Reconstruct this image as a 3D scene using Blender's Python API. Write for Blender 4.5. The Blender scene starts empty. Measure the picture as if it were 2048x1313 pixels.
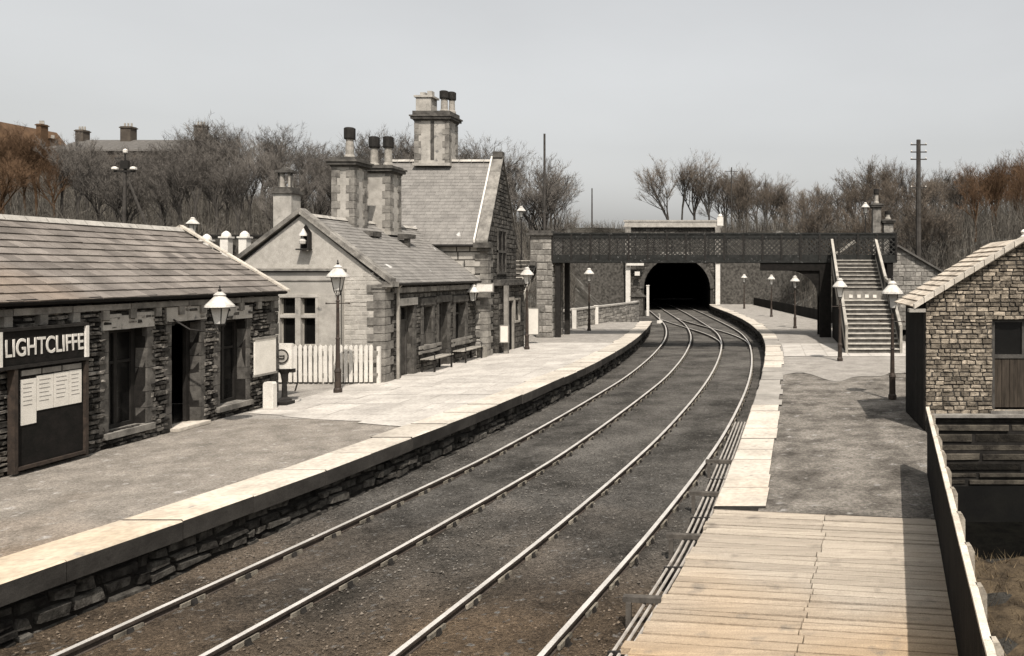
import bpy, math, random
from mathutils import Vector, Matrix, noise
C = bpy.context.scene
R = math.radians
rnd = random.Random(7)

# ------------------------------------------------------------------ camera
HC = 3.33
cd = bpy.data.cameras.new("camera"); cam = bpy.data.objects.new("camera", cd)
C.collection.objects.link(cam); C.camera = cam
cam.location = (0, 0, HC); cam.rotation_euler = (R(90), 0, 0)
cd.sensor_width = 36; cd.lens = 1550/2048*36
cd.shift_x = -(1540-1024)/2048; cd.shift_y = (543-656.5)/2048
cd.clip_start = .05; cd.clip_end = 4000
# ------------------------------------------------------------------ light
SUN_EL, SUN_AZ = 56, 24           # azimuth: degrees right of straight behind the camera
w = bpy.data.worlds.new("World"); C.world = w; w.use_nodes = True
nt = w.node_tree; nt.nodes.clear()
sk = nt.nodes.new('ShaderNodeTexSky'); sk.sky_type = 'NISHITA'; sk.sun_disc = False
sk.sun_elevation = R(SUN_EL); sk.sun_rotation = R(180-SUN_AZ)
sk.air_density = 1.6; sk.dust_density = 3.5; sk.ozone_density = 1
hs = nt.nodes.new('ShaderNodeHueSaturation'); hs.inputs['Saturation'].default_value = .10
bg = nt.nodes.new('ShaderNodeBackground'); bg.inputs[1].default_value = .13
wo = nt.nodes.new('ShaderNodeOutputWorld')
nt.links.new(sk.outputs[0], hs.inputs['Color']); tc = nt.nodes.new('ShaderNodeTexCoord'); cn = nt.nodes.new('ShaderNodeTexNoise'); cn.inputs['Scale'].default_value = 2.2; cn.inputs['Detail'].default_value = 7
cr = nt.nodes.new('ShaderNodeMapRange'); cr.inputs[1].default_value = .3; cr.inputs[2].default_value = .75; cr.inputs[3].default_value = .96; cr.inputs[4].default_value = 1.07
cm_ = nt.nodes.new('ShaderNodeMix'); cm_.data_type = 'RGBA'; cm_.blend_type = 'MULTIPLY'; cm_.inputs[0].default_value = 1
cmp_ = nt.nodes.new('ShaderNodeMapping'); cmp_.inputs['Scale'].default_value = (1, 1, 2.6); nt.links.new(tc.outputs['Generated'], cmp_.inputs[0]); nt.links.new(cmp_.outputs[0], cn.inputs['Vector'])
nt.links.new(cn.outputs[0], cr.inputs[0]); nt.links.new(hs.outputs[0], cm_.inputs[6]); nt.links.new(cr.outputs[0], cm_.inputs[7]); nt.links.new(cm_.outputs[2], bg.inputs[0]); nt.links.new(bg.outputs[0], wo.inputs[0])
sd = bpy.data.lights.new("sun", 'SUN'); sun = bpy.data.objects.new("sun", sd); C.collection.objects.link(sun)
sd.energy = 5.0; sd.angle = R(.6); sd.color = (1, .935, .865)
sv = Vector((math.sin(R(SUN_AZ))*math.cos(R(SUN_EL)), -math.cos(R(SUN_AZ))*math.cos(R(SUN_EL)), math.sin(R(SUN_EL))))
sun.rotation_euler = sv.to_track_quat('Z', 'Y').to_euler(); sun.location = (0, -10, 30)
C.view_settings.view_transform = 'Standard'; C.view_settings.look = 'None'
C.view_settings.exposure = .3; C.view_settings.gamma = 1

# ------------------------------------------------------------------ materials
ALB = .74; TINT = (1.04, 1.0, .94)
def mat(name, c1, c2=None, scale=3.0, rough=.85, bump=.4, bscale=None, isl=0.0, metal=0.0, warm=None, wy=(4, 14), detail=6, spots=None, stretch=None, sheen=0, bdist=.02, contrast=(.35, .65), grain=(70, .16), cells=None):
    """noise-mixed surface; isl = brightness spread per loose piece; warm = browner colour towards low Y"""
    m = bpy.data.materials.new(name); m.use_nodes = True
    t = m.node_tree; N = t.nodes; L = t.links; N.clear()
    out = N.new('ShaderNodeOutputMaterial'); b = N.new('ShaderNodeBsdfPrincipled'); L.new(b.outputs[0], out.inputs[0])
    b.inputs['Specular IOR Level'].default_value = .35 if rough < .3 or metal else .12
    b.inputs['Roughness'].default_value = rough; b.inputs['Metallic'].default_value = metal
    if c2 is None: c2 = tuple(x*.7 for x in c1)
    c1 = tuple(x*ALB*k for x, k in zip(c1, TINT)); c2 = tuple(x*ALB*k for x, k in zip(c2, TINT))
    if spots: spots = (*spots[:3], tuple(x*ALB for x in spots[3]))
    geo = N.new('ShaderNodeNewGeometry'); pos = geo.outputs['Position']
    if stretch:
        mp = N.new('ShaderNodeMapping'); mp.inputs['Scale'].default_value = stretch; L.new(pos, mp.inputs[0]); pos = mp.outputs[0]
    n = N.new('ShaderNodeTexNoise'); n.inputs['Scale'].default_value = scale; n.inputs['Detail'].default_value = detail; n.inputs['Roughness'].default_value = .65
    L.new(pos, n.inputs['Vector'])
    mr = N.new('ShaderNodeMapRange'); mr.inputs[1].default_value = contrast[0]; mr.inputs[2].default_value = contrast[1]; L.new(n.outputs[0], mr.inputs[0])
    mx = N.new('ShaderNodeMix'); mx.data_type = 'RGBA'; mx.inputs[6].default_value = (*c1, 1); mx.inputs[7].default_value = (*c2, 1); L.new(mr.outputs[0], mx.inputs[0])
    col = mx.outputs[2]
    if warm:
        sx = N.new('ShaderNodeSeparateXYZ'); L.new(geo.outputs['Position'], sx.inputs[0])
        n3 = N.new('ShaderNodeTexNoise'); n3.inputs['Scale'].default_value = .35; L.new(geo.outputs['Position'], n3.inputs['Vector'])
        ad = N.new('ShaderNodeMath'); ad.operation = 'MULTIPLY_ADD'; ad.inputs[1].default_value = 8; L.new(n3.outputs[0], ad.inputs[0]); L.new(sx.outputs[1], ad.inputs[2])
        m3 = N.new('ShaderNodeMapRange'); m3.inputs[1].default_value = wy[1]+4; m3.inputs[2].default_value = wy[0]+4; L.new(ad.outputs[0], m3.inputs[0])
        mw = N.new('ShaderNodeMix'); mw.data_type = 'RGBA'; mw.blend_type = 'MULTIPLY'; L.new(m3.outputs[0], mw.inputs[0]); L.new(col, mw.inputs[6]); mw.inputs[7].default_value = (*warm, 1); col = mw.outputs[2]
    if spots:
        sc_, lo, hi, cs = spots
        n4 = N.new('ShaderNodeTexNoise'); n4.inputs['Scale'].default_value = sc_; n4.inputs['Detail'].default_value = 3; L.new(geo.outputs['Position'], n4.inputs['Vector'])
        m4 = N.new('ShaderNodeMapRange'); m4.inputs[1].default_value = lo; m4.inputs[2].default_value = hi; L.new(n4.outputs[0], m4.inputs[0])
        ms = N.new('ShaderNodeMix'); ms.data_type = 'RGBA'; L.new(m4.outputs[0], ms.inputs[0]); L.new(col, ms.inputs[6]); ms.inputs[7].default_value = (*cs, 1); col = ms.outputs[2]
    if isl:
        m5 = N.new('ShaderNodeMapRange'); m5.inputs[3].default_value = 1-isl; m5.inputs[4].default_value = 1+isl; L.new(geo.outputs['Random Per Island'], m5.inputs[0])
        mi = N.new('ShaderNodeMix'); mi.data_type = 'RGBA'; mi.blend_type = 'MULTIPLY'; mi.inputs[0].default_value = 1; L.new(col, mi.inputs[6]); L.new(m5.outputs[0], mi.inputs[7]); col = mi.outputs[2]
    if grain:
        ng = N.new('ShaderNodeTexNoise'); ng.inputs['Scale'].default_value = grain[0]; ng.inputs['Detail'].default_value = 3; L.new(geo.outputs['Position'], ng.inputs['Vector'])
        mg = N.new('ShaderNodeMapRange'); mg.inputs[1].default_value = .32; mg.inputs[2].default_value = .68; mg.inputs[3].default_value = 1-grain[1]; mg.inputs[4].default_value = 1+grain[1]; L.new(ng.outputs[0], mg.inputs[0])
        mm = N.new('ShaderNodeMix'); mm.data_type = 'RGBA'; mm.blend_type = 'MULTIPLY'; mm.inputs[0].default_value = 1; L.new(col, mm.inputs[6]); L.new(mg.outputs[0], mm.inputs[7]); col = mm.outputs[2]
    vo_ = None
    if cells:
        vo_ = N.new('ShaderNodeTexVoronoi'); vo_.inputs['Scale'].default_value = cells[0]; L.new(geo.outputs['Position'], vo_.inputs['Vector'])
        sc_ = N.new('ShaderNodeSeparateColor'); L.new(vo_.outputs['Color'], sc_.inputs[0])
        mv = N.new('ShaderNodeMapRange'); mv.inputs[3].default_value = 1-cells[1]; mv.inputs[4].default_value = 1+cells[1]; L.new(sc_.outputs[0], mv.inputs[0])
        mm = N.new('ShaderNodeMix'); mm.data_type = 'RGBA'; mm.blend_type = 'MULTIPLY'; mm.inputs[0].default_value = 1; L.new(col, mm.inputs[6]); L.new(mv.outputs[0], mm.inputs[7]); col = mm.outputs[2]
    L.new(col, b.inputs['Base Color'])
    if bump:
        n2 = N.new('ShaderNodeTexNoise'); n2.inputs['Scale'].default_value = bscale or scale*4; n2.inputs['Detail'].default_value = 8; n2.inputs['Roughness'].default_value = .7; L.new(pos, n2.inputs['Vector'])
        bp = N.new('ShaderNodeBump'); bp.inputs['Strength'].default_value = bump; bp.inputs['Distance'].default_value = bdist; L.new(n2.outputs[0], bp.inputs['Height']); L.new(bp.outputs[0], b.inputs['Normal'])
        if vo_:
            b2 = N.new('ShaderNodeBump'); b2.invert = True; b2.inputs['Strength'].default_value = .9; b2.inputs['Distance'].default_value = cells[2]; L.new(vo_.outputs['Distance'], b2.inputs['Height']); L.new(bp.outputs[0], b2.inputs['Normal']); L.new(b2.outputs[0], b.inputs['Normal'])
    return m

M = {}
M['ballast'] = mat('ballast', (.165, .158, .148), (.045, .043, .039), .7, .95, 1.0, 34, detail=12, cells=(34, .38, .022), warm=(1.05, .80, .56), wy=(7, 13), bdist=.05, spots=(9, .62, .72, (.19, .18, .165)))
M['pebble'] = mat('pebble', (.17, .162, .15), (.07, .066, .06), 6, .9, .3, 30, isl=.55, warm=(1.05, .82, .6), wy=(6, 12))
M['gravel_left'] = mat('gravel_left', (.33, .305, .275), (.19, .176, .158), 1.6, .95, .7, 40, warm=(1.05, .80, .58), wy=(6.5, 10.5), bdist=.02, cells=(45, .22, .012), grain=(25, .16), spots=(5, .6, .75, (.44, .41, .37)))
M['gravel_right'] = mat('gravel_right', (.29, .272, .247), (.085, .078, .07), 1.1, .95, .8, 30, bdist=.03, cells=(38, .28, .015), grain=(18, .22), spots=(4, .62, .72, (.34, .32, .29)))
M['gravel_far'] = mat('gravel_far', (.37, .356, .334), (.25, .238, .222), 1.6, .95, .6, 30, cells=(40, .2, .012))
M['paving'] = mat('paving', (.55, .53, .50), (.40, .384, .362), 1.1, .85, .6, 20, isl=.10, detail=12, grain=(14, .14), spots=(4.2, .62, .74, (.33, .31, .285)))
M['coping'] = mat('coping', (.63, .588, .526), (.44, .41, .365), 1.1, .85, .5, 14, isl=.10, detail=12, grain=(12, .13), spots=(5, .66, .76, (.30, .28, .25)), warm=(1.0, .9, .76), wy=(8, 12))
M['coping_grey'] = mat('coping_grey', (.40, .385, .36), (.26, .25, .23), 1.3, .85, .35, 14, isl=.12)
M['coping_face_shade'] = mat('coping_face_shade', (.06, .057, .053), (.032, .030, .028), 2, .9, .4, 18, isl=.3)  # vertical slab faces darkened: shade and grime put into the colour
M['sootwall'] = mat('sootwall', (.21, .20, .185), (.020, .018, .016), 7, .92, 1.0, 16, isl=.9, bdist=.03, warm=(1, .85, .68), wy=(10.5, 13))  # dark stone, tone varied strongly from block to block
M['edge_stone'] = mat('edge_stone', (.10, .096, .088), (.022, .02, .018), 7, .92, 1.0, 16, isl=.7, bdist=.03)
M['mortar_dark'] = mat('mortar_dark', (.028, .026, .024), (.015, .014, .013), 6, .95, .5)
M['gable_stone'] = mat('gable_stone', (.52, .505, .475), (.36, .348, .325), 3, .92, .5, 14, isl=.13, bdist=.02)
M['mortar_pale'] = mat('mortar_pale', (.50, .485, .455), (.38, .368, .343), 6, .95, .4)
M['stonewall'] = mat('stonewall', (.33, .32, .30), (.17, .163, .152), 5, .92, .8, 14, isl=.4, bdist=.03)
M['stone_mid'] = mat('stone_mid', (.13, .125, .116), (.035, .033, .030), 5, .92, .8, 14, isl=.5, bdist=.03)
M['mortar'] = mat('mortar', (.24, .23, .215), (.13, .125, .117), 6, .95, .5)
M['mortar_mid'] = mat('mortar_mid', (.07, .067, .062), (.04, .038, .035), 6, .95, .5)
M['plinth'] = mat('plinth', (.075, .068, .056), (.018, .016, .014), 3, .92, .9, 14, isl=.8, bdist=.04)
M['brownwall'] = mat('brownwall', (.40, .35, .285), (.11, .096, .078), 9, .92, 1.0, 14, isl=.55, bdist=.035)
M['ashlar'] = mat('ashlar', (.44, .428, .403), (.34, .33, .31), 1.5, .88, .25, 30)
M['ashlar_pale'] = mat('ashlar_pale', (.50, .485, .455), (.32, .31, .29), 2.5, .88, .35, 18, spots=(4, .62, .75, (.16, .155, .145)))
M['dressed'] = mat('dressed', (.30, .29, .27), (.12, .115, .108), 3, .88, .4, 18, isl=.2)
M['dressed_dark'] = mat('dressed_dark', (.13, .125, .117), (.05, .048, .045), 4, .9, .4, 18, isl=.2)
M['slate'] = mat('slate', (.26, .253, .243), (.185, .18, .173), 2.4, .8, .4, 20, isl=.09, spots=(1.3, .70, .73, (.62, .60, .56)))
M['tile'] = mat('tile', (.25, .229, .212), (.155, .141, .130), 1.6, .85, .5, 22, isl=.24, warm=(1.08, .84, .62), wy=(10, 13.5))
M['pale_slate'] = mat('pale_slate', (.66, .60, .52), (.42, .37, .31), 4, .85, .5, 20, isl=.2)
M['slate_dark'] = mat('slate_dark', (.14, .135, .13), (.09, .087, .083), 2.4, .8, .4, 20, isl=.2)
M['white'] = mat('white', (.80, .785, .75), (.66, .645, .61), 4, .6, .15, 20)
M['paper'] = mat('paper', (.84, .82, .77), (.74, .72, .67), 5, .7, .05)
M['print_ink'] = mat('print_ink', (.30, .29, .28), (.22, .21, .2), 5, .7, 0)
M['rust_cap'] = mat('rust_cap', (.035, .033, .031), (.02, .019, .018), 6, .8, .3)
M['iron'] = mat('iron', (.035, .033, .031), (.02, .019, .018), 8, .55, .25, 40)
M['iron_brown'] = mat('iron_brown', (.07, .055, .046), (.035, .03, .027), 8, .5, .25, 40)
M['bridge_paint'] = mat('bridge_paint', (.034, .035, .034), (.017, .018, .017), 4, .6, .3, 30, spots=(7, .64, .72, (.13, .128, .12)))
M['lattice_iron'] = mat('lattice_iron', (.06, .06, .057), (.025, .025, .024), 5, .6, .3, 30)
M['rail_top'] = mat('rail_top', (.85, .83, .80), (.6, .585, .56), 2, .42, .1, metal=.4)
M['rail_side'] = mat('rail_side', (.085, .07, .06), (.05, .042, .037), 8, .8, .4, 30)
M['sleeper'] = mat('sleeper', (.055, .05, .045), (.025, .023, .021), 4, .95, .7, 20, isl=.3)
M['key'] = mat('key', (.24, .22, .185), (.07, .065, .055), 6, .9, .4, isl=.4)
M['deck'] = mat('deck', (.52, .465, .395), (.33, .292, .245), 1.2, .9, .8, 8, isl=.12, stretch=(1.2, 14, 3), warm=(1.10, .88, .62), wy=(5, 8.5), spots=(3.0, .60, .78, (.25, .215, .175)), contrast=(.35, .8))
M['black_timber'] = mat('black_timber', (.018, .016, .015), (.009, .009, .008), 5, .9, .5, isl=.3)
M['fence_board'] = mat('fence_board', (.016, .014, .012), (.008, .007, .006), 4, .9, .5, isl=.35)
M['fence_cap'] = mat('fence_cap', (.74, .69, .61), (.5, .46, .4), 5, .8, .4, 20)
M['fence_post'] = mat('fence_post', (.46, .42, .36), (.2, .18, .15), 5, .85, .4, 20)
M['tunnel_soot'] = mat('tunnel_soot', (.010, .010, .009), (.006, .006, .006), 2, 1, .3)  # near-black of the tunnel lining, also the painted shade under the hut
M['timber_grey'] = mat('timber_grey', (.30, .29, .27), (.17, .163, .152), 3, .8, .4, isl=.2)
M['rod_stand'] = mat('rod_stand', (.13, .12, .108), (.06, .055, .05), 5, .85, .4)
M['rod_metal'] = mat('rod_metal', (.50, .48, .45), (.3, .28, .26), 5, .5, .1)
M['tread'] = mat('tread', (.56, .54, .50), (.3, .29, .27), 3, .8, .4, isl=.3)
M['timber_light'] = mat('timber_light', (.37, .355, .325), (.24, .23, .21), 3, .8, .4, isl=.3)
M['door_paint'] = mat('door_paint', (.10, .096, .09), (.05, .048, .045), 3, .6, .3)
M['dark_paint'] = mat('dark_paint', (.035, .033, .031), (.02, .019, .018), 3, .6, .3)
M['glass'] = mat('glass', (.012, .012, .012), (.006, .006, .006), 1, .16, 0)
M['lamp_glass'] = mat('lamp_glass', (.72, .72, .70), (.6, .6, .58), 3, .2, 0)
M['shade'] = mat('shade', (.70, .69, .66), (.42, .41, .39), 5, .35, .1)
M['pot'] = mat('pot', (.42, .40, .37), (.24, .23, .21), 6, .85, .4)
M['bank'] = mat('bank', (.105, .10, .09), (.035, .033, .029), .55, .95, 1.0, 6, bdist=.2, spots=(.8, .56, .7, (.21, .2, .18)))
M['coal_ground'] = mat('coal_ground', (.008, .008, .007), (.004, .004, .004), 3, 1, .8)  # near-black colour stands in for deep shade on the ground by the hut
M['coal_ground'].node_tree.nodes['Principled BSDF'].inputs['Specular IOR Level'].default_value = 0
M['brown_earth'] = mat('brown_earth', (.15, .115, .075), (.035, .027, .019), 3.5, .95, 1, 14, bdist=.06)
M['bark'] = mat('bark', (.085, .080, .075), (.045, .042, .039), 3, .95, .3)
M['twig'] = mat('twig', (.20, .185, .17), (.11, .102, .094), .6, .95, 0)
M['twig_warm'] = mat('twig_warm', (.215, .182, .15), (.12, .10, .082), .6, .95, 0)
M['bark_brown'] = mat('bark_brown', (.10, .062, .036), (.055, .034, .02), 3, .95, .3)
M['twig_brown'] = mat('twig_brown', (.17, .108, .066), (.09, .057, .036), .6, .95, 0)
M['scrub'] = mat('scrub', (.17, .158, .14), (.06, .056, .05), .8, .95, 0, isl=.4)
M['far_house'] = mat('far_house', (.11, .095, .08), (.07, .06, .052), 1, .9, .3)
M['far_house_brown'] = mat('far_house_brown', (.15, .095, .058), (.09, .058, .038), 1, .9, .3)
M['dry_grass'] = mat('dry_grass', (.20, .155, .095), (.08, .06, .038), 4, .9, 0, isl=.5)

# ------------------------------------------------------------------ mesh builder
class MB:
    def __init__(s): s.v = []; s.f = []; s.mi = []; s.cur = 0
    def add(s, vs, fs):
        o = len(s.v); s.v += [tuple(p) for p in vs]; s.f += [tuple(o+i for i in f) for f in fs]; s.mi += [s.cur]*len(fs)
        return s
    def box(s, a, b, rz=0, piv=None, jit=0):
        x0, y0, z0 = a; x1, y1, z1 = b
        vs = [Vector(p) for p in ((x0,y0,z0),(x1,y0,z0),(x1,y1,z0),(x0,y1,z0),(x0,y0,z1),(x1,y0,z1),(x1,y1,z1),(x0,y1,z1))]
        if jit: vs = [p+Vector((rnd.uniform(-jit,jit), rnd.uniform(-jit,jit), rnd.uniform(-jit,jit))) for p in vs]
        if rz:
            piv = Vector(piv) if piv else Vector(((x0+x1)/2, (y0+y1)/2, 0)); m = Matrix.Rotation(rz, 3, 'Z')
            vs = [m@(p-piv)+piv for p in vs]
        return s.add(vs, [(0,3,2,1),(4,5,6,7),(0,1,5,4),(1,2,6,5),(2,3,7,6),(3,0,4,7)])
    def obox(s, o, u, v, n):
        """box from corner o with edge vectors"""
        o, u, v, n = map(Vector, (o, u, v, n))
        vs = [o, o+u, o+u+v, o+v, o+n, o+u+n, o+u+v+n, o+v+n]
        fs = [(0,3,2,1),(4,5,6,7),(0,1,5,4),(1,2,6,5),(2,3,7,6),(3,0,4,7)]
        if u.cross(v).dot(n) < 0: fs = [f[::-1] for f in fs]
        return s.add(vs, fs)
    def prism(s, poly, ext):
        """poly: list of 3-D points, ext: vector"""
        n = len(poly); e = Vector(ext); vs = [Vector(p) for p in poly]; vs += [p+e for p in vs]
        nn = Vector((0,0,0))
        for i in range(n): nn += vs[i].cross(vs[(i+1) % n])
        fs = [tuple(range(n))[::-1], tuple(range(n, 2*n))] + [(i, (i+1) % n, (i+1) % n+n, i+n) for i in range(n)]
        if nn.dot(e) < 0: fs = [f[::-1] for f in fs]
        return s.add(vs, fs)
    def tube(s, pts, rs, n=8, caps=True):
        pts = [Vector(p) for p in pts]
        if not isinstance(rs, (list, tuple)): rs = [rs]*len(pts)
        o = len(s.v); ref = None; vs = []
        for i, p in enumerate(pts):
            d = (pts[min(i+1, len(pts)-1)]-pts[max(i-1, 0)]).normalized()
            if ref is None:
                ref = Vector((1, 0, 0)) if abs(d.x) < .8 else Vector((0, 1, 0))
            a = (ref-d*ref.dot(d)).normalized(); bb = d.cross(a); ref = a
            for k in range(n):
                t = 2*math.pi*k/n; vs.append(p+(a*math.cos(t)+bb*math.sin(t))*rs[i])
        fs = []
        for i in range(len(pts)-1):
            for k in range(n):
                k2 = (k+1) % n; fs.append((i*n+k, i*n+k2, (i+1)*n+k2, (i+1)*n+k))
        if caps: fs += [tuple(range(n))[::-1], tuple(range((len(pts)-1)*n, len(pts)*n))]
        return s.add(vs, fs)
    def lathe(s, prof, c=(0, 0), n=16, ph=0):
        """prof: list of (radius, z) bottom to top"""
        vs = []; 
        for r, z in prof:
            for k in range(n):
                t = 2*math.pi*(k+.5)/n+ph; vs.append((c[0]+r*math.cos(t), c[1]+r*math.sin(t), z))
        fs = []
        for i in range(len(prof)-1):
            for k in range(n):
                k2 = (k+1) % n; fs.append((i*n+k, i*n+k2, (i+1)*n+k2, (i+1)*n+k))
        fs += [tuple(range(n))[::-1], tuple(range((len(prof)-1)*n, len(prof)*n))]
        return s.add(vs, fs)
    def courses(s, O, U, V, W, H, ch, bw, depth=.03, jit=.01, gap=.012, holes=(), tilt=0, clip=None, r=rnd):
        """blocks laid in courses on a plane: O corner, U along, V up, N=UxV outward; holes are (u0,u1,v0,v1)"""
        O = Vector(O); U = Vector(U).normalized(); V = Vector(V).normalized(); Nn = U.cross(V)
        v = 0
        while v < H-.02:
            h = min(ch*r.uniform(.75, 1.3) if not tilt else ch, H-v)
            if H-v-h < ch*.3: h = H-v
            spans = [(0, W)]
            if clip: 
                a, b_ = clip(v+h*.5); spans = [(a, b_)] if b_-a > .05 else []
            for (a, b_, c, d) in holes:
                if v+h*.5 > c and v+h*.5 < d:
                    ns = []
                    for (p, q) in spans:
                        if b_ <= p or a >= q: ns.append((p, q)); continue
                        if a > p: ns.append((p, a))
                        if b_ < q: ns.append((b_, q))
                    spans = ns
            for (p, q) in spans:
                u = p
                while u < q-.01:
                    l = bw*r.uniform(.55, 1.5) if not tilt else bw*r.uniform(.8, 1.2)
                    if u == p: l *= r.uniform(.4, 1)
                    if q-u-l < bw*.35: l = q-u
                    g = gap*.5; dd = depth*r.uniform(.15, 1)
                    j = lambda k: r.uniform(-k, k)
                    pts = []
                    for (uu, vv) in ((u+g, v+g), (u+l-g, v+g), (u+l-g, v+h-g), (u+g, v+h-g)):
                        pts.append((uu+j(jit)*(0 if tilt else 1), vv+j(jit)))
                    back = [O+U*a+V*b2-Nn*.02 for a, b2 in pts]
                    if tilt:
                        over = .05
                        fr = [O+U*pts[0][0]+V*(pts[0][1]-over)+Nn*(tilt+dd), O+U*pts[1][0]+V*(pts[1][1]-over)+Nn*(tilt+dd), O+U*pts[2][0]+V*pts[2][1]+Nn*(.004), O+U*pts[3][0]+V*pts[3][1]+Nn*(.004)]
                        back[0] = O+U*pts[0][0]+V*(pts[0][1]-over)+Nn*(tilt*.25); back[1] = O+U*pts[1][0]+V*(pts[1][1]-over)+Nn*(tilt*.25)
                    else:
                        e = min(l, h)*.10
                        cu = (pts[0][0]+pts[1][0])/2; cv = (pts[0][1]+pts[2][1])/2
                        fr = [O+U*(a+(e if a < cu else -e))+V*(b2+(e if b2 < cv else -e))+Nn*(dd+j(.006)) for a, b2 in pts]
                    s.add(back+fr, [(4,5,6,7),(0,1,5,4),(1,2,6,5),(2,3,7,6),(3,0,4,7)])
                    u += l
            v += h
        return s
    def build(s, name, mats, parent=None, smooth=False, root=None):
        me = bpy.data.meshes.new(name)
        off = Vector((0, 0, 0))
        if parent is not None:
            p = parent
            while p.parent: p = p.parent
            off = p.location
        me.from_pydata([(x-off.x, y-off.y, z-off.z) for x, y, z in s.v], [], s.f)
        if not isinstance(mats, (list, tuple)): mats = [mats]
        for m in mats: me.materials.append(M[m] if isinstance(m, str) else m)
        if len(mats) > 1: me.polygons.foreach_set('material_index', s.mi)
        if smooth: me.polygons.foreach_set('use_smooth', [True]*len(me.polygons))
        me.update()
        o = bpy.data.objects.new(name, me); C.collection.objects.link(o)
        if parent is not None: o.parent = parent
        return o

def tag(o, label=None, cat=None, group=None, kind=None):
    if label: o['label'] = label
    if cat: o['category'] = cat
    if group: o['group'] = group
    if kind: o['kind'] = kind
    return o
def thing(name, label, cat, loc=(0, 0, 0), group=None, kind=None):
    o = bpy.data.objects.new(name, None); o.empty_display_size = .1; C.collection.objects.link(o); o.location = loc
    return tag(o, label, cat, group, kind)
KIDS = {}
def copy_tree(o, parent=None):
    c = o.copy(); C.collection.objects.link(c); c.parent = parent
    if o.name not in KIDS: KIDS[o.name] = [x for x in bpy.data.objects if x.parent == o]
    for ch in KIDS[o.name]: copy_tree(ch, c)
    return c
def spline(pts):
    """pts [(y, x)...] -> function x(y), slope continuous"""
    n = len(pts)
    def m(i):
        if i == 0: return (pts[1][1]-pts[0][1])/(pts[1][0]-pts[0][0])
        if i == n-1: return (pts[-1][1]-pts[-2][1])/(pts[-1][0]-pts[-2][0])
        return (pts[i+1][1]-pts[i-1][1])/(pts[i+1][0]-pts[i-1][0])
    def fn(y):
        if y <= pts[0][0]: return pts[0][1]+m(0)*(y-pts[0][0])
        if y >= pts[-1][0]: return pts[-1][1]+m(n-1)*(y-pts[-1][0])
        for i in range(n-1):
            if y <= pts[i+1][0]:
                h = pts[i+1][0]-pts[i][0]; t = (y-pts[i][0])/h
                return (2*t**3-3*t*t+1)*pts[i][1]+(t**3-2*t*t+t)*h*m(i)+(-2*t**3+3*t*t)*pts[i+1][1]+(t**3-t*t)*h*m(i+1)
    return fn
def lin(pts):
    def fn(y):
        if y <= pts[0][0]: return pts[0][1]
        for (a, b), (c, d) in zip(pts, pts[1:]):
            if y <= c: return b+(d-b)*(y-a)/(c-a)
        return pts[-1][1]
    return fn
def ss(t): t = max(0, min(1, t)); return t*t*(3-2*t)

trackL = spline([(7.9,-6.59),(12.3,-5.86),(17.1,-5.22),(27,-4.68),(32,-4.66),(38,-4.86),(45,-5.35),(52,-6.2),(59.3,-7.4),(72.7,-10.2),(80,-11.8)])
trackR = spline([(7.9,-3.12),(12,-2.54),(17.1,-2.0),(21.5,-1.72),(27,-1.53),(33,-1.53),(40,-1.76),(45.2,-2.13),(51,-2.85),(60.5,-4.6),(74.5,-7.4),(80,-8.6)])
edgeL = spline([(8.3,-8.2),(10.4,-7.84),(13.5,-7.38),(18.7,-6.88),(22.4,-6.62),(27.5,-6.38),(35,-6.5),(43,-7.0),(51.6,-7.9),(58,-8.9)])
edgeR = spline([(6.7,-1.24),(8.8,-.98),(11,-.76),(16.2,-.53),(18.9,-.43),(23.7,-.27),(31.3,-.17),(37.7,-.27),(42.3,-.55),(51.1,-1.5),(61.4,-3.15),(73.7,-5.5),(78,-6.1)])
RAILZ, BALZ = -.61, -.74

# ------------------------------------------------------------------ ground and hills
xl = lin([(0,-19),(41,-19),(45,-12.4),(56,-10.4),(70,-14.6),(79,-14.6)])
xr = lin([(0,9),(30,7.5),(36,7.0),(51.6,4.4),(79,-1.6)])
def plateau(X, Y):
    pl = 3.0+4.5*ss((Y-38)/40)+.085*max(0, -X-30)+.02*max(0, Y-80)
    pr = 4.6+2.6*ss((Y-40)/40)+.06*max(0, X-10)+.02*max(0, Y-80)
    return pl+(pr-pl)*ss((X+20)/25)
def nz(x, y, s, a): return noise.noise((x*s, y*s, 3.1))*a
def height(X, Y):
    if Y > 79.01: return plateau(X, Y)+nz(X, Y, .08, .8)
    if X < xl(Y):
        return -.9+(plateau(X, Y)+.9)*ss((xl(Y)-X)/11)+nz(X, Y, .3, .25)*ss((xl(Y)-X)/3)
    if Y < 26 and X > 0:
        fz = 1.7+.16*(Y-6.7)
        if X > fz: 
            z = -.30-1.6*ss((Y-9.8)/2.0)+nz(X, Y, .8, .12)
            if Y > 19: z = z+(plateau(X, Y)-z)*ss((Y-19)/7)*ss((X-8)/6)
            return z
        return -.9
    if X > xr(Y): return -.9+(plateau(X, Y)+.9)*ss((X-xr(Y))/11)+nz(X, Y, .3, .25)*ss((X-xr(Y))/3)
    return -.9
def grid(xs, ys, fn, name, m, label=None):
    mb = MB(); nx = len(xs)
    mb.v = [(x, y, fn(x, y)) for y in ys for x in xs]
    for j in range(len(ys)-1):
        for i in range(nx-1): mb.f.append((j*nx+i, j*nx+i+1, (j+1)*nx+i+1, (j+1)*nx+i)); mb.mi.append(0)
    return mb.build(name, m, smooth=True)
def fr(a, b, s):
    n = max(1, round((b-a)/s)); return [a+(b-a)*i/n for i in range(n)]
g = MB(); g.add([(-440,-60,-2.6),(440,-60,-2.6),(440,440,-2.6),(-440,440,-2.6)], [(0,1,2,3)])
tag(g.build('ground', 'bank'), kind='structure')
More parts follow.
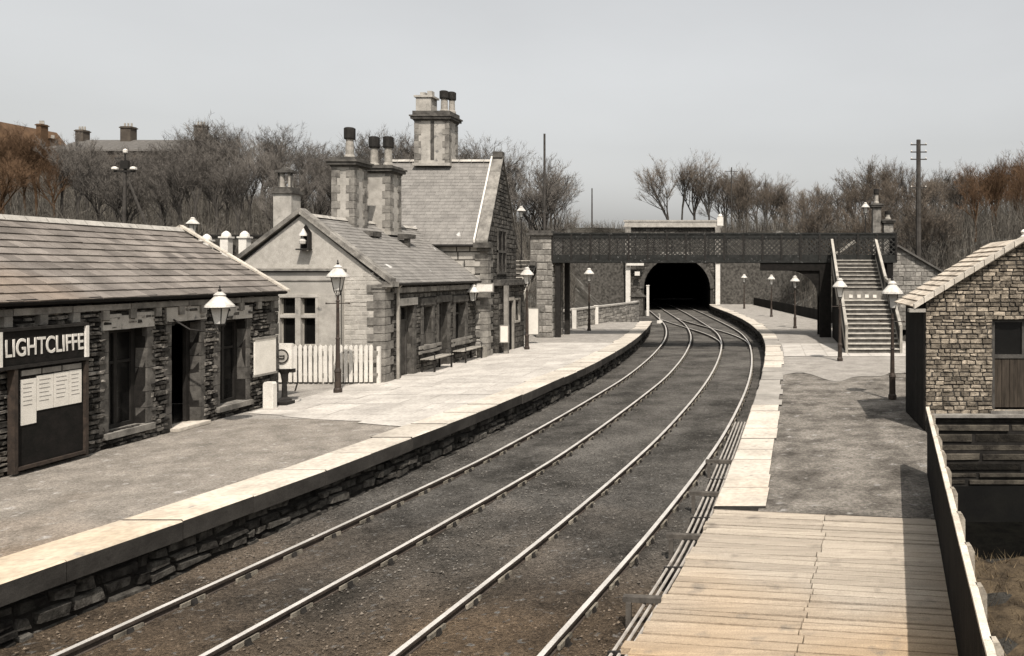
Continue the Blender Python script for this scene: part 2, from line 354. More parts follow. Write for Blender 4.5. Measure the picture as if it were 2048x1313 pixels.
xs = fr(-260,-60,8)+fr(-60,-10,1)+fr(-10,2,2)+fr(2,30,.8)+fr(30,260,8)+[260]
ys = fr(-20,4,3)+fr(4,14,.5)+fr(14,79,1)+[79]
tag(grid(xs, ys, height, 'embankment', 'bank'), kind='structure')
ys2 = [79.02]+fr(80,120,2)+fr(120,400,15)+[400]
tag(grid(fr(-400,-60,12)+fr(-60,60,2)+fr(60,400,12)+[400], ys2, height, 'hill', 'bank'), kind='structure')
sk_ = MB(); xs3 = [-80+2*i for i in range(70)]
for a, b in zip(xs3, xs3[1:]): sk_.add([(a,79.03,5.2),(b,79.03,5.2),(b,79.03,height(b,79.02)+.02),(a,79.03,height(a,79.02)+.02)], [(0,1,2,3)])
tag(sk_.build('hill_face', 'bank'), kind='structure')
# low ground right of the fence; the near-black sheet is painted shade
def ysurf(x, y): return height(x, y)+.02
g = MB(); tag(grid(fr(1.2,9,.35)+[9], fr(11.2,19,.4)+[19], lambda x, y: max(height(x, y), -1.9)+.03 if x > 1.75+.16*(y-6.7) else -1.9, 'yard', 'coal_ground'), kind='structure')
tag(grid(fr(1.0,9,.2)+[9], fr(1.5,11.3,.2)+[11.3], lambda x, y: (height(x, y)+.02+noise.noise((x*3, y*3, 0))*.10+noise.noise((x*9, y*9, 5))*.04) if x > 1.55+.16*(y-6.7) else -1.3, 'earth', 'brown_earth'), kind='structure')

# ------------------------------------------------------------------ trackbed
ysb = fr(2,14,.10)+fr(14,30,.25)+fr(30,79,.6)+[79.0, 110.0]
NXB = 70; mb = MB()
for y in ysb:
    a, b = edgeL(y)-.3, edgeR(y)+.3
    if y > 53: a -= min(4, (y-53)*.5)
    if y > 79: b += .5
    for i in range(NXB+1):
        x = a+(b-a)*i/NXB
        d = min(abs(x-trackL(y)), abs(x-trackR(y)))
        z = BALZ+.03*math.exp(-(d/.9)**4)+noise.noise((x*2.2, y*2.2, 0))*.022+noise.noise((x*9, y*9, 0))*.014
        mb.v.append((x, y, z))
for j in range(len(ysb)-1):
    for i in range(NXB):
        k = j*(NXB+1)+i; mb.f.append((k, k+1, k+NXB+2, k+NXB+1)); mb.mi.append(0)
tag(mb.build('trackbed', 'ballast', smooth=True), kind='structure')
mb = MB()
for i in range(17000):
    y = 5.5+28*rnd.random()**1.7; a, b = edgeL(y)+.05, edgeR(y)-.05; x = rnd.uniform(a, b)
    s = rnd.uniform(.007, .019)*(1+.7*(rnd.random() > .95)); z = BALZ+.02
    vs = [(x+s*math.cos(t+i)*rnd.uniform(.6, 1.2), y+s*math.sin(t+i)*rnd.uniform(.6, 1.2), z+s*.1*rnd.random()) for t in (0, 1.3, 2.5, 3.8, 5)]+[(x+rnd.uniform(-.3, .3)*s, y, z+s*rnd.uniform(.5, 1)), ]
    mb.add(vs, [(0,1,5),(1,2,5),(2,3,5),(3,4,5),(4,0,5)])
tag(mb.build('loose_stones', 'pebble'), 'loose ballast stones scattered between the rails', 'ballast', kind='stuff')

# track
def rail_mesh(fn, off, y0, y1, st=.5, zt=RAILZ):
    """bullhead rail following centre fn at lateral offset"""
    mb = MB(); prof = [(-.034,0),(.034,0),(.036,-.012),(.034,-.04),(.01,-.05),(.01,-.095),(.03,-.105),(.03,-.14),(-.03,-.14),(-.03,-.105),(-.01,-.095),(-.01,-.05),(-.034,-.04),(-.036,-.012)]
    n = len(prof); ring = []; y = y0
    while y < y1+.01:
        dx = (fn(y+.2)-fn(y-.2))/.4; l = math.hypot(dx, 1); nx, ny = 1/l, -dx/l
        cx, cy = fn(y)+nx*off, y+ny*off
        ring.append([(cx+nx*px, cy+ny*px, zt+pz) for px, pz in prof]); y += st
    for r_ in ring: mb.v += r_
    for i in range(len(ring)-1):
        for k in range(n):
            k2 = (k+1) % n; mb.f.append((i*n+k, i*n+k2, (i+1)*n+k2, (i+1)*n+k)[::-1]); mb.mi.append(0 if k in (0,) else 1)
    return mb
def chair_mb():
    mb = MB()
    mb.box((-.12,-.07,-.155),(.12,.07,-.13))
    mb.prism([(-.11,-.035,-.13),(-.045,-.035,-.13),(-.045,-.035,-.06),(-.06,-.035,-.045)], (0,.07,0))
    mb.prism([(.115,-.035,-.13),(.07,-.035,-.13),(.075,-.035,-.045),(.085,-.035,-.045)], (0,.07,0))
    mb.cur = 1; mb.box((.036,-.15,-.11),(.068,.17,-.06), jit=.004); mb.cur = 0
    for sx in (-1, 1): mb.lathe([(.016,-.13),(.016,-.115),(.008,-.11)], (sx*.098, .045*sx), 6)
    return mb
def make_track(name, fn, label, y0=2.0):
    t = thing(name, label, 'railway track', (fn(8), 8, BALZ), 'railway tracks through the station')
    for s in (-1, 1): rail_mesh(fn, s*.752, y0, 100, .5).build('rail', ['rail_top', 'rail_side'], t, smooth=False)
    sl = MB(); sl.box((-1.3,-.125,-.27),(1.3,.125,-.152), jit=.006)
    s0 = None; ch0 = None; far = MB(); y = y0+.3; i = 0; nc = 0
    while y < 78:
        dx = (fn(y+.2)-fn(y-.2))/.4; a = -math.atan(dx)
        if i < 98:
            if s0 is None:
                s0 = sl.build('sleeper', 'sleeper'); o = s0
            else: o = s0.copy(); C.collection.objects.link(o)
            o.parent = t; o.location = Vector((fn(y), y, RAILZ))-t.location; o.rotation_euler = (0, 0, a)
        l = math.hypot(dx, 1)
        for s in (-1, 1):
            p = Vector((fn(y)+s*.752/l, y-dx/l*s*.752, RAILZ))
            if nc < 98:
                if ch0 is None: ch0 = chair_mb().build('rail_chair', ['iron', 'key']); o = ch0
                else: o = ch0.copy(); C.collection.objects.link(o)
                o.parent = t; o.location = p-t.location; o.rotation_euler = (0, 0, a if s > 0 else a+math.pi) ; nc += 1
                if s < 0: o.rotation_euler = (0, 0, a)
            else: far.box(p+Vector((-.15,-.06,-.15)), p+Vector((.15,.06,-.05)))
        y += .78; i += 1
    o = far.build('rail_chair', 'iron', t); o['kind'] = 'stuff'
    return t
make_track('railway_track', trackL, 'curving railway track nearest the left platform with two bright rails')
make_track('railway_track', trackR, 'curving railway track beside the right platform with two bright rails')
# crossover
x = thing('crossover', 'diagonal crossover rails joining the two tracks before the tunnel', 'railway points', (-4, 52, BALZ))
def cross(y):
    t = ss((y-41)/26); return trackR(y)*(1-t)+trackL(y)*t
for s in (-1, 1): rail_mesh(cross, s*.75, 41, 67, .5, RAILZ-.004).build('rail', ['rail_top', 'rail_side'], x)
bx = MB(); bx.box((-.2,-.15,BALZ),(.2,.15,BALZ+.22)).box((-.02,-.02,BALZ+.2),(.02,.02,BALZ+.75)); bx.box((-.12,-.02,BALZ+.72),(.02,.02,BALZ+.76))
o = bx.build('points_lever', 'white'); o.location = (-8.6, 60.5, 0); tag(o, 'small white lever box beside the left track before the tunnel', 'lever')

# ------------------------------------------------------------------ platforms
def strip(name, fa, fb, ya, yb, z, m, parent, st=.5, endz=None, skew=0, wav=0):
    mb = MB(); y = ya; rows = []
    while y < yb+.001: rows.append(y); y += st
    if rows[-1] < yb-.01: rows.append(yb)
    n = 8 if not wav else 40
    for y in rows:
        a, b = fa(y), fb(y); zz = z if endz is None else endz(y)+z
        for i in range(n+1):
            xx = a+(b-a)*i/n; mb.v.append((xx, y-skew*(xx-a+.6)*max(0, 1-(y-ya)/3)+(noise.noise((xx*.8, 3.3, 0))*wav if y == rows[0] else 0), zz+noise.noise((xx*.9, y*.9, 0))*.008-(.004 if z < .003 else 0)))
    for j in range(len(rows)-1):
        for i in range(n): k = j*(n+1)+i; mb.f.append((k, k+1, k+n+2, k+n+1)); mb.mi.append(0)
    return mb.build(name, m, parent, smooth=True)
def coping(name, fe, side, ya, yb, wid, mats, parent, slab=1.15, white=None, dz=None, th=.26):
    """slabs along the platform edge; side=+1 platform lies at +X. slot0 top slot1 face"""
    mb = MB(); y = ya
    while y < yb-.01:
        l = min(slab*rnd.uniform(.8, 1.25), yb-y); ww = wid*rnd.uniform(.93, 1.06); e = rnd.uniform(-.012, .012); ww *= rnd.uniform(.9, 1.08) if side > 0 else 1
        y2 = y+l-.012; z = rnd.uniform(.012, .026)+(dz(y) if dz else 0); z2 = rnd.uniform(.012, .026)+(dz(y+l) if dz else 0)
        top = 0
        if white and not any(a <= y+l/2 <= b for a, b in white): top = 2
        a0 = fe(y)-side*(.03)+e; a1 = fe(y2)-side*(.03)+e; b0, b1 = fe(y)+side*ww, fe(y2)+side*ww
        vs = [(a0,y,z-.02),(b0,y,z),(b1,y2,z2),(a1,y2,z2-.02),(a0+side*.02,y,z),(a1+side*.02,y2,z2)]
        lo = [(a0,y,z-th),(a1,y2,z2-th),(b0,y,z-th),(b1,y2,z2-th)]
        mb.cur = top
        mb.add([vs[4],vs[1],vs[2],vs[5]], [(0,1,2,3) if side > 0 else (3,2,1,0)])
        mb.add([vs[0],vs[4],vs[5],vs[3]], [(0,1,2,3) if side > 0 else (3,2,1,0)])
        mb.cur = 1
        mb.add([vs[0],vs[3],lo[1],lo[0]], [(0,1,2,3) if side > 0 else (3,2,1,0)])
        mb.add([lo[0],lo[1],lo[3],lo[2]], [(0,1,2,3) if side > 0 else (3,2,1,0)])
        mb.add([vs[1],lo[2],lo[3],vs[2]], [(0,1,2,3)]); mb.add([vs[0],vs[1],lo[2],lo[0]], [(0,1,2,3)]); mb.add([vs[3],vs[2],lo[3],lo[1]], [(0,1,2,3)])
        y += l
    return mb.build(name, mats, parent)
def edge_wall(fe, side, ya, yb, zb, zt, inset, parent, dz=None):
    mb = MB(); bk = MB(); y = ya
    while y < yb-.01:
        l = min(1.5, yb-y)
        a = Vector((fe(y)+side*inset, y, zb)); b = Vector((fe(y+l)+side*inset, y+l, zb)); u = b-a
        hh = zt-zb+(min(0, dz(y+l/2)) if dz else 0)
        if hh > .1:
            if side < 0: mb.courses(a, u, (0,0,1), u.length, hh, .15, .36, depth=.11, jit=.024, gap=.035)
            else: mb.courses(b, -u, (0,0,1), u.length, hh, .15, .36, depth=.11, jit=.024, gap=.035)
            bk.add([a, b, b+Vector((0,0,hh)), a+Vector((0,0,hh))], [(0,1,2,3)])
        y += l
    bk.build('backing', 'mortar_dark', mb.build('retaining_wall', 'edge_stone', parent))

PL = thing('platform', None, None, (-9, 20, 0), kind='structure')
rampL = lambda y: 0 if y < 51 else -(y-51)*.13
lback = lin([(0,-17.8),(41,-17.8),(43.5,-12.0),(58,-9.4)])
strip('gravel_surface', lambda y: -17.8, lambda y: edgeL(y)-.6, 3, 17.5, 0, 'gravel_left', PL)
# bright flagged area: its near boundary runs obliquely
mbp = MB()
def pv(y0, y1, xf0, xf1, side_=0):
    y = y0
    while y < y1-.01:
        l = min(.75*rnd.uniform(.85, 1.15), y1-y); xa, xb = xf0(y), xf1(y); x_ = xa
        while x_ < xb-.02:
            ww = min(rnd.uniform(.6, 1.15), xb-x_); 
            if xb-x_-ww < .25: ww = xb-x_
            cy = y+l/2; cx = x_+ww/2
            if y+l-.02 > max(18.2-(x_+12.4)*.36, 18.2-(x_+ww+12.4)*.36):
                z = .010+rnd.uniform(-.0035, .0035)
                ln = lambda q: max(y+.004, 18.2-(q+12.4)*.36)
                mbp.add([(x_+.004,ln(x_),z),(x_+ww-.004,ln(x_+ww),z+rnd.uniform(-.002,.002)),(x_+ww-.004,y+l-.004,z+rnd.uniform(-.002,.002)),(x_+.004,y+l-.004,z)], [(0,1,2,3)])
            x_ += ww
        y += l
pv(16.4, 36.0, lambda y: -12.25 if y < 23 else -11.7, lambda y: edgeL(y)-.62)
mbp.build('flagstones', 'paving', PL)
strip('ground_surface', lambda y: -17.8, lambda y: edgeL(y)-.6, 17.5, 36.2, 0, 'gravel_far', PL)
strip('far_surface', lback, lambda y: edgeL(y)-.6, 36.2, 58, 0, 'gravel_far', PL, endz=rampL)
coping('coping', edgeL, -1, 2.5, 51.5, .78, ['coping', 'coping_face_shade'], PL, 1.3)
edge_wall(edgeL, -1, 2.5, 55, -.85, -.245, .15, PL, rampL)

PR = thing('platform', None, None, (1.5, 20, 0), kind='structure')
rback = lin([(1,.8),(12.7,2.7),(16.0,3.25),(18.38,3.25),(18.42,7.2),(36,6.6),(51.6,3.7),(79,-2.0)])
strip('gravel_surface', lambda y: edgeR(y)+.6, rback, 10.90, 26.5, -.012, 'gravel_right', PR, skew=.14)
strip('pale_surface', lambda y: edgeR(y)+.6, rback, 24.8, 79, 0, 'gravel_far', PR, wav=3.0)
mb = MB()
y = 30.3
while y < 35:
    xx = edgeR(y)+.72
    while xx < 7: mb.add([(xx+.005,y,.011),(xx+.85,y,.012),(xx+.85,y+.75,.012),(xx+.005,y+.75,.011)], [(0,1,2,3)]); xx += .86
    y += .76
mb.build('flagstones', 'paving', PR)
coping('coping', edgeR, 1, 10.95, 78, .68, ['coping', 'coping_face_shade', 'coping_grey'], PR, .9, white=[(10.9,18.9),(27,34.5),(38.3,79)])
edge_wall(edgeR, 1, 11.3, 78, -.85, -.245, .12, PR)

# timber deck in the foreground
TD = thing('timber_platform', None, None, (.4, 8, 0), kind='structure')
mb = MB(); ang = math.atan(.14); ux, uy = math.cos(ang), -math.sin(ang)
y = 1.0
while y < 10.85:
    bw_ = rnd.uniform(.105, .155)
    if y+bw_ > 10.85: bw_ = 10.85-y
    def row(yc): # left & right ends on a line perpendicular to the edge, passing edge point at yc
        a = Vector((edgeR(yc), yc, 0)); t = (1.62+.16*(yc-6.7)-edgeR(yc))*1.0
        return a, a+Vector((ux, uy, 0))*t
    a, b = row(y); a2, b2 = row(y+bw_-rnd.choice((.006,.009,.014,.014,.02,.034))); ov = rnd.uniform(-.02, .045)+.06*(rnd.random() > .9)
    u = (b-a).normalized(); a -= u*ov; a2 -= u*ov; b += u*.05; b2 += u*.05
    j = .50+rnd.uniform(-.01, .01); zz_ = [rnd.uniform(-.008, .008) for _ in range(4)]
    for (p, q) in ((0, j-.002), (j+.002, 1)):
        v = [a.lerp(b, p), a.lerp(b, q), a2.lerp(b2, q), a2.lerp(b2, p)]
        zs = [zz_[0], zz_[1], zz_[1], zz_[0]] if p == 0 else [zz_[1], zz_[2], zz_[2], zz_[1]]
        top = [Vector((k.x, k.y, zz)) for k, zz in zip(v, zs)]
        mb.add([k-Vector((0,0,.06)) for k in top]+top, [(0,3,2,1),(4,5,6,7),(0,1,5,4),(1,2,6,5),(2,3,7,6),(3,0,4,7)])
    y += bw_
mb.build('planking', 'deck', TD)
mb = MB()
for fx in (.12, 1.35, 2.5):
    mb.add([], [])
    yy = 1.0
    while yy < 10.4:
        x0, x1 = edgeR(yy)+fx, edgeR(yy+1.2)+fx
        mb.obox((x0,yy,-.30), (.16,0,0), (x1-x0,1.2,0), (0,0,.22)); mb.box((x0,yy,-1.2),(x0+.17,yy+.17,-.3)); yy += 1.2
mb.build('beam', 'black_timber', TD)

# ------------------------------------------------------------------ signal rodding
rod = thing('signal_rodding', 'four parallel signal rods on low stands beside the timber deck', 'signal rods', (-1.5, 9, BALZ))
for off in (.22, .30, .38, .46):
    mb = MB(); mb.tube([(edgeR(y_)-off, y_, -.47) for y_ in [2+.5*i for i in range(36)]], .019, 6); mb.build('rod', 'rod_metal', rod)
for y_ in (4.5, 6.6, 8.8, 10.9, 13.0, 15.2):
    mb = MB(); e = edgeR(y_)
    mb.obox((e-.70,y_+.03,-.44), (.60,-.07,0), (0,.09,0), (0,0,.06)); mb.box((e-.66,y_,-.8),(e-.60,y_+.06,-.44)); mb.box((e-.18,y_-.03,-.8),(e-.12,y_+.02,-.44)); mb.build('rod_stand', 'rod_stand', rod)
for y_ in (5.5, 7.7, 9.9, 11.9, 14.1):
    mb = MB(); e = edgeR(y_); mb.box((e-.52,y_-.03,-.8),(e-.14,y_+.03,-.495)); mb.box((e-.5,y_-.015,-.494),(e-.16,y_+.015,-.445)); mb.build('roller', 'iron', rod)

# ------------------------------------------------------------------ foreground fence (right)
fx_ = lambda y: 1.62+.158*(y-6.7)
FN = thing('boarded_fence', 'dark close boarded fence with a pale stepped top beside the timber deck', 'fence', (2, 9, 0))
mb = MB(); y = 1.5
while y < 12.7:
    t = 1.06; w_ = .145
    mb.obox((fx_(y)+.01, y, -.35), (fx_(y+w_)-fx_(y)-.001, w_-.006, 0), (.022, 0, 0), (0, 0, .35+t+rnd.uniform(-.008,.004))); y += w_
mb.build('boards', 'fence_board', FN)
y = 1.4; k = 0
while y < 12.7:
    y2 = min(y+.82, 12.72); h0 = 1.075
    mb = MB(); mb.obox((fx_(y)-.015, y, h0), (fx_(y2)-fx_(y), y2-y-.01, 0), (.055, 0, 0), (0, 0, .03)); mb.build('capping', 'fence_cap', FN)
    mb = MB(); mb.prism([(fx_(y)+.035, y-.04, -1.2), (fx_(y)+.10, y-.04, -1.2), (fx_(y)+.10, y-.04, h0-.02), (fx_(y)+.075, y-.04, h0+.03), (fx_(y)+.035, y-.04, h0+.03)], (0, .085, 0)); mb.build('post', 'fence_post', FN)
    y += .82; k += 1
mb = MB(); 
for z in (.2, .8): mb.obox((fx_(1.5)+.034, 1.5, z), (fx_(12.7)-fx_(1.5), 11.2, 0), (.05,0,0), (0,0,.09))
mb.build('rail', 'fence_board', FN)
# plank lying against the fence outside
mb = MB(); mb.obox((2.05,6.0,.1), (.55,-.55,-.75), (.1,.1,0), (0,0,.03)); tag(mb.build('loose_plank', 'fence_cap'), 'pale plank leaning on the outer side of the boarded fence', 'plank')

# ------------------------------------------------------------------ small right-hand stone building
def gable_clip(W, eave, ridge):
    def f(v):
        if v <= eave: return (0, W)
        t = (v-eave)/(ridge-eave); return (W/2*t, W-W/2*t)
    return f
RB = thing('stone_hut', 'small mottled stone hut with a pale verge and a dark side on the right platform', 'hut', (3.25, 16.2, 0))
X0, X1, Y0, Y1 = 3.25, 7.3, 16.2, 18.4; HE, HR = 2.72, 3.95; WW = X1-X0
hx0, hx1, hz0, hz1 = (1985-1540)*.01045-X0, 1.95+.55, .42, 2.33
wl = MB()
wl.courses((X0, Y0, .34), (1,0,0), (0,0,1), WW, HR-.34-.05, .082, .19, depth=.032, jit=.011, gap=.010, holes=[(hx0, hx1+.25, hz0-.34, hz1-.34)], clip=lambda v: gable_clip(WW, HE-.34, HR-.34)(v))
wl.build('wall', 'brownwall', RB)
bk = MB(); 
# back body: walls with window hole, set 1 cm behind the stones
def wall_face(mb, x0, x1, z0, z1, y, holes, flip=False):
    xs_ = sorted({x0, x1}|{h for hh in holes for h in hh[:2]}); zs_ = sorted({z0, z1}|{h for hh in holes for h in hh[2:]})
    for xa, xb in zip(xs_, xs_[1:]):
        for za, zb in zip(zs_, zs_[1:]):
            cx, cz = (xa+xb)/2, (za+zb)/2
            if any(h[0] < cx < h[1] and h[2] < cz < h[3] for h in holes): continue
            mb.add([(xa,y,za),(xb,y,za),(xb,y,zb),(xa,y,zb)], [(0,1,2,3)])
wall_face(bk, X0, X1, -1.9, HE, Y0+.004, [(X0+hx0, X0+hx1+.25, hz0, hz1)])
bk.add([(X0,Y0+.004,HE),(X1,Y0+.004,HE),((X0+X1)/2,Y0+.004,HR)], [(0,1,2)])
bk.add([(X0,Y0,-1.9),(X0,Y1,-1.9),(X0,Y1,HE),(X0,Y0,HE)], [(0,1,2,3)][::-1]); bk.add([(X1,Y0,-1.9),(X1,Y1,-1.9),(X1,Y1,HE),(X1,Y0,HE)], [(0,1,2,3)])
bk.add([(X0,Y1,-1.9),(X1,Y1,-1.9),(X1,Y1,HE),((X0+X1)/2,Y1,HR),(X0,Y1,HE)], [(4,3,2,1,0)])
bk.build('backing', 'mortar_mid', RB)
mb = MB(); y = Y0+.02
while y < Y1: mb.box((X0-.03,y,0),(X0-.004,min(y+.15,Y1)-.006,HE)); y += .15
mb.build('side_boarding', 'black_timber', RB)  # near-black boards carry the painted shade of the side wall
pb = MB(); pb.courses((X0+.1, Y0-.10, -1.12), (1,0,0), (0,0,1), WW-.1, 1.42, .19, 2.2, depth=.05, jit=.012, gap=.05); o = pb.build('plinth', 'plinth', RB)
mb = MB(); mb.box((X0+.1,Y0-.1,-1.9),(X1,Y0-.001,.30)); mb.build('backing', 'mortar_dark', o)
mb = MB(); mb.box((X0+.1,Y0-.13,-1.9),(X1,Y0-.101,-1.13)); mb.build('tarred_base', 'tunnel_soot', RB)  # near-black slab added as painted shade at the foot of the hut
mb = MB(); mb.box((X0+.05,Y0-.2,.303),(X1+.05,Y0-.02,.36)); mb.build('ledge', 'dressed', RB)
wx0, wx1 = X0+hx0, X0+hx1+.25
win = MB(); win.box((wx0,Y0+.08,hz0),(wx0+.07,Y0+.16,hz1)); win.box((wx1-.07,Y0+.08,hz0),(wx1,Y0+.16,hz1)); win.box((wx0+.072,Y0+.08,hz1-.07),(wx1-.072,Y0+.16,hz1)); win.box((wx0+.072,Y0+.08,1.5),(wx1-.072,Y0+.16,1.58)); win.box(((wx0+wx1)/2-.03,Y0+.085,1.582),((wx0+wx1)/2+.03,Y0+.155,hz1-.072))
wo_ = win.build('window', 'door_paint', RB)
mb = MB(); mb.box((wx0+.07,Y0+.12,1.58),(wx1-.07,Y0+.13,hz1-.07)); mb.build('pane', 'glass', wo_)
M['brown_panel'] = mat('brown_panel', (.075, .062, .05), (.03, .025, .02), 3, .7, .3, stretch=(6, 6, .6))
mb = MB()
xx = wx0+.07
while xx < wx1-.08: mb.box((xx,Y0+.10,hz0+.05),(min(xx+.16,wx1-.07)-.008,Y0+.14,1.5)); xx += .16
mb.build('shutter', 'brown_panel', wo_)
mb = MB(); mb.box((wx0-.05,Y0-.06,hz0-.06),(wx1+.05,Y0+.15,hz0)); mb.build('sill', 'dressed', wo_)
def roof_slope(mb, A, B, T, ch=.3, bw=.4, tilt=.03, depth=.012, jit=.004, W=None, clip=None):
    """A,B eave ends; T point on ridge above A"""
    A, B, T = Vector(A), Vector(B), Vector(T); mb.courses(A, B-A, T-A, (B-A).length, (T-A).length, ch, bw, depth=depth, jit=jit, gap=.006, tilt=tilt, clip=clip)
xm = (X0+X1)/2
mb = MB(); roof_slope(mb, (X0-.22,Y1+.1,HE-.12), (X0-.22,Y0-.12,HE-.12), (xm,Y1+.1,HR+.06), .2, .3); roof_slope(mb, (X1+.22,Y0-.12,HE-.12), (X1+.22,Y1+.1,HE-.12), (xm,Y0-.12,HR+.06), .2, .3)
mb.prism([(X0-.2,Y0-.10,HE-.14),(xm,Y0-.10,HR+.02),(X1+.2,Y0-.10,HE-.14),(xm,Y0-.10,HR-.03)], (0, Y1-Y0+.18, 0))
mb.build('roof', 'pale_slate', RB)
mb = MB(); pr = Vector((0,.16,0))
d1 = Vector((xm,0,HR+.12))-Vector((X0-.26,0,HE-.06)); n_ = 11
for i in range(n_):
    a = Vector((X0-.26,Y0-.16,HE-.06))+d1*(i/n_); b = Vector((X0-.26,Y0-.16,HE-.06))+d1*((i+1)/n_-.006); dn = Vector((0,0,-.11)); k = rnd.uniform(-.01,.01)
    mb.prism([a+Vector((0,0,k)), a+dn, b+dn, b+Vector((0,0,k))], pr)
    a2 = Vector((2*xm-a.x, a.y, a.z)); b2 = Vector((2*xm-b.x, b.y, b.z)); mb.prism([a2, b2, b2+dn, a2+dn], pr)
mb.build('verge', 'coping', RB)
mb = MB(); mb.box((X0-.36,Y0-.14,HE-.24),(X0-.02,Y0+.08,HE-.17)); mb.build('kneeler', 'coping_grey', RB)
mb = MB(); mb.lathe([(.05,HR),(.07,HR+.1),(.03,HR+.14),(.06,HR+.2),(.02,HR+.25)], (xm,Y0-.08), 8); mb.build('finial', 'white', RB)

# ------------------------------------------------------------------ left building
LB = thing('station_building', 'low soot dark stone station building with pale tiled roof and station name board', 'station building', (-14.9, 15, 0))
LX, LY0, LY1, LE, LRx, LRz = -12.45, 6.0, 19.5, 2.84, -14.9, 4.36
ops = [(14.55,15.45,.30,2.22),(16.08,16.9,0.0,2.28),(17.5,18.4,.28,2.22)]
wl = MB(); wl.courses((LX, LY0, 0), (0,1,0), (0,0,1), LY1-LY0, LE-.1, .085, .19, depth=.075, jit=.015, gap=.018, holes=[(a-LY0-.09, b-LY0+.09, c, d+.0) for a, b, c, d in ops])
wl.courses((LRx*2-LX, LY1, 0), (-1,0,0), (0,0,1), (LX-LRx)*2, LRz-.1, .12, .27, depth=.04, clip=lambda v: gable_clip((LX-LRx)*2, LE, LRz)(v)) if False else None
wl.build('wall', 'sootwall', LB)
def wall_face_x(mb, y0, y1, z0, z1, x, holes):
    ys_ = sorted({y0, y1}|{h for hh in holes for h in hh[:2]}); zs_ = sorted({z0, z1}|{h for hh in holes for h in hh[2:]})
    for ya, yb in zip(ys_, ys_[1:]):
        for za, zb in zip(zs_, zs_[1:]):
            cy, cz = (ya+yb)/2, (za+zb)/2
            if any(h[0] < cy < h[1] and h[2] < cz < h[3] for h in holes): continue
            mb.add([(x,ya,za),(x,yb,za),(x,yb,zb),(x,ya,zb)], [(0,1,2,3)])
bk = MB(); wall_face_x(bk, LY0, LY1, 0, LE, LX-.004, ops)
for yy, o_ in ((LY0, 1), (LY1, 0)):
    p = [(LX,yy,0),(LX,yy,LE),(LRx,yy,LRz),(2*LRx-LX,yy,LE),(2*LRx-LX,yy,0)]; bk.add(p, [tuple(range(5))[::(1 if o_ else -1)]])
bk.add([(2*LRx-LX,LY0,0),(2*LRx-LX,LY1,0),(2*LRx-LX,LY1,LE),(2*LRx-LX,LY0,LE)], [(3,2,1,0)])
for a, b, c, d in ops:   # reveals
    bk.obox((LX-.35,a-.02,c),(0,.02,0),(.345,0,0),(0,0,d-c)); bk.obox((LX-.35,b,c),(0,.02,0),(.345,0,0),(0,0,d-c)); bk.obox((LX-.35,a,d),(0,b-a,0),(.345,0,0),(0,0,.02))
bk.build('backing', 'mortar_dark', LB)
# quoins at far corner
mb = MB(); z = 0; i = 0
while z < LE-.15:
    h = .29; l = .42 if i % 2 else .26
    mb.box((LX-.2,LY1-l,z+.006),(LX+.055+rnd.uniform(0,.02),LY1+.03,z+h-.008), jit=.006); z += h; i += 1
mb.build('quoins', 'dressed_dark', LB)
for i, (a, b, c, d) in enumerate(ops):
    isdoor = (i == 1)
    p = MB(); p.box((LX-.30,a,c),(LX-.22,a+.08,d)); p.box((LX-.30,b-.08,c),(LX-.22,b,d)); p.box((LX-.30,a+.082,d-.08),(LX-.22,b-.082,d))
    if not isdoor: p.box((LX-.3,a+.082,c),(LX-.22,b-.082,c+.08)); p.box((LX-.30,(a+b)/2-.035,c+.082),(LX-.225,(a+b)/2+.035,d-.082)); p.box((LX-.295,a+.085,c+1.25),(LX-.23,b-.085,c+1.30))
    f_ = p.build('door' if isdoor else 'window', 'dark_paint', LB)
    q = MB()
    if isdoor:
        q = MB(); q.box((LX-.9,a+.05,0.002),(LX-.85,b-.05,d)); q.build('door_panel', 'dark_paint', f_)
        q = MB(); q.box((LX-.3,a-.04,.0),(LX+.22,b+.06,.07), jit=.01); q.build('threshold', 'coping', f_)
    else: q.box((LX-.27,a+.05,c+.05),(LX-.26,b-.05,d-.05)); q.build('pane', 'glass', f_); q = MB(); q.box((LX-.22,a-.12,c-.12),(LX+.11,b+.12,c-.002), jit=.006); q.build('sill', 'dressed', f_)
    q = MB(); m_ = (a+b)/2; 
    q.box((LX-.2,a-.16,d+.003),(LX+.06,m_-.004,d+.30), jit=.005); q.box((LX-.2,m_+.004,d+.003),(LX+.06,b+.16,d+.30), jit=.005); q.build('lintel', 'ashlar_pale' , f_)
    q = MB(); q2 = MB(); z = c
    while z < d-.05:
        h = min(rnd.uniform(.28, .5), d-z)
        q.box((LX-.2,a-.13-.08*rnd.random(),z+.004),(LX+.035,a,z+h-.006), jit=.004); q2.box((LX-.2,b,z+.004),(LX+.035,b+.13+.08*rnd.random(),z+h-.006), jit=.004)
        z += h
    q.build('jamb', 'dressed_dark', f_); q2.build('jamb', 'dressed_dark', f_)
mb = MB(); y = LY0
while y < LY1-.3:
    l = rnd.uniform(.9, 1.8); l = min(l, LY1-y)
    mb.box((LX-.1,y+.01,LE-.24),(LX+.10,y+l-.01,LE-.13), jit=.005); y += l
mb.build('cornice', 'dressed', LB)
y = LY0+.3
while y < LY1: mb = MB(); mb.box((LX-.05,y,LE-.42),(LX+.10,y+.14,LE-.245)); y += .62; mb.build('corbel', 'dressed', LB)
mb = MB(); mb.tube([(LX+.2, LY0, LE-.02),(LX+.2,LY1+.1,LE-.03)], .055, 8); mb.build('gutter', 'black_timber', LB)
mb = MB(); sl = Vector((LRx,0,LRz))-Vector((LX+.17,0,LE))
roof_slope(mb, (LX+.2,LY0-.1,LE), (LX+.2,LY1+.06,LE), (LRx,LY0-.1,LRz), .27, .26, tilt=.026, depth=.014, jit=.006)
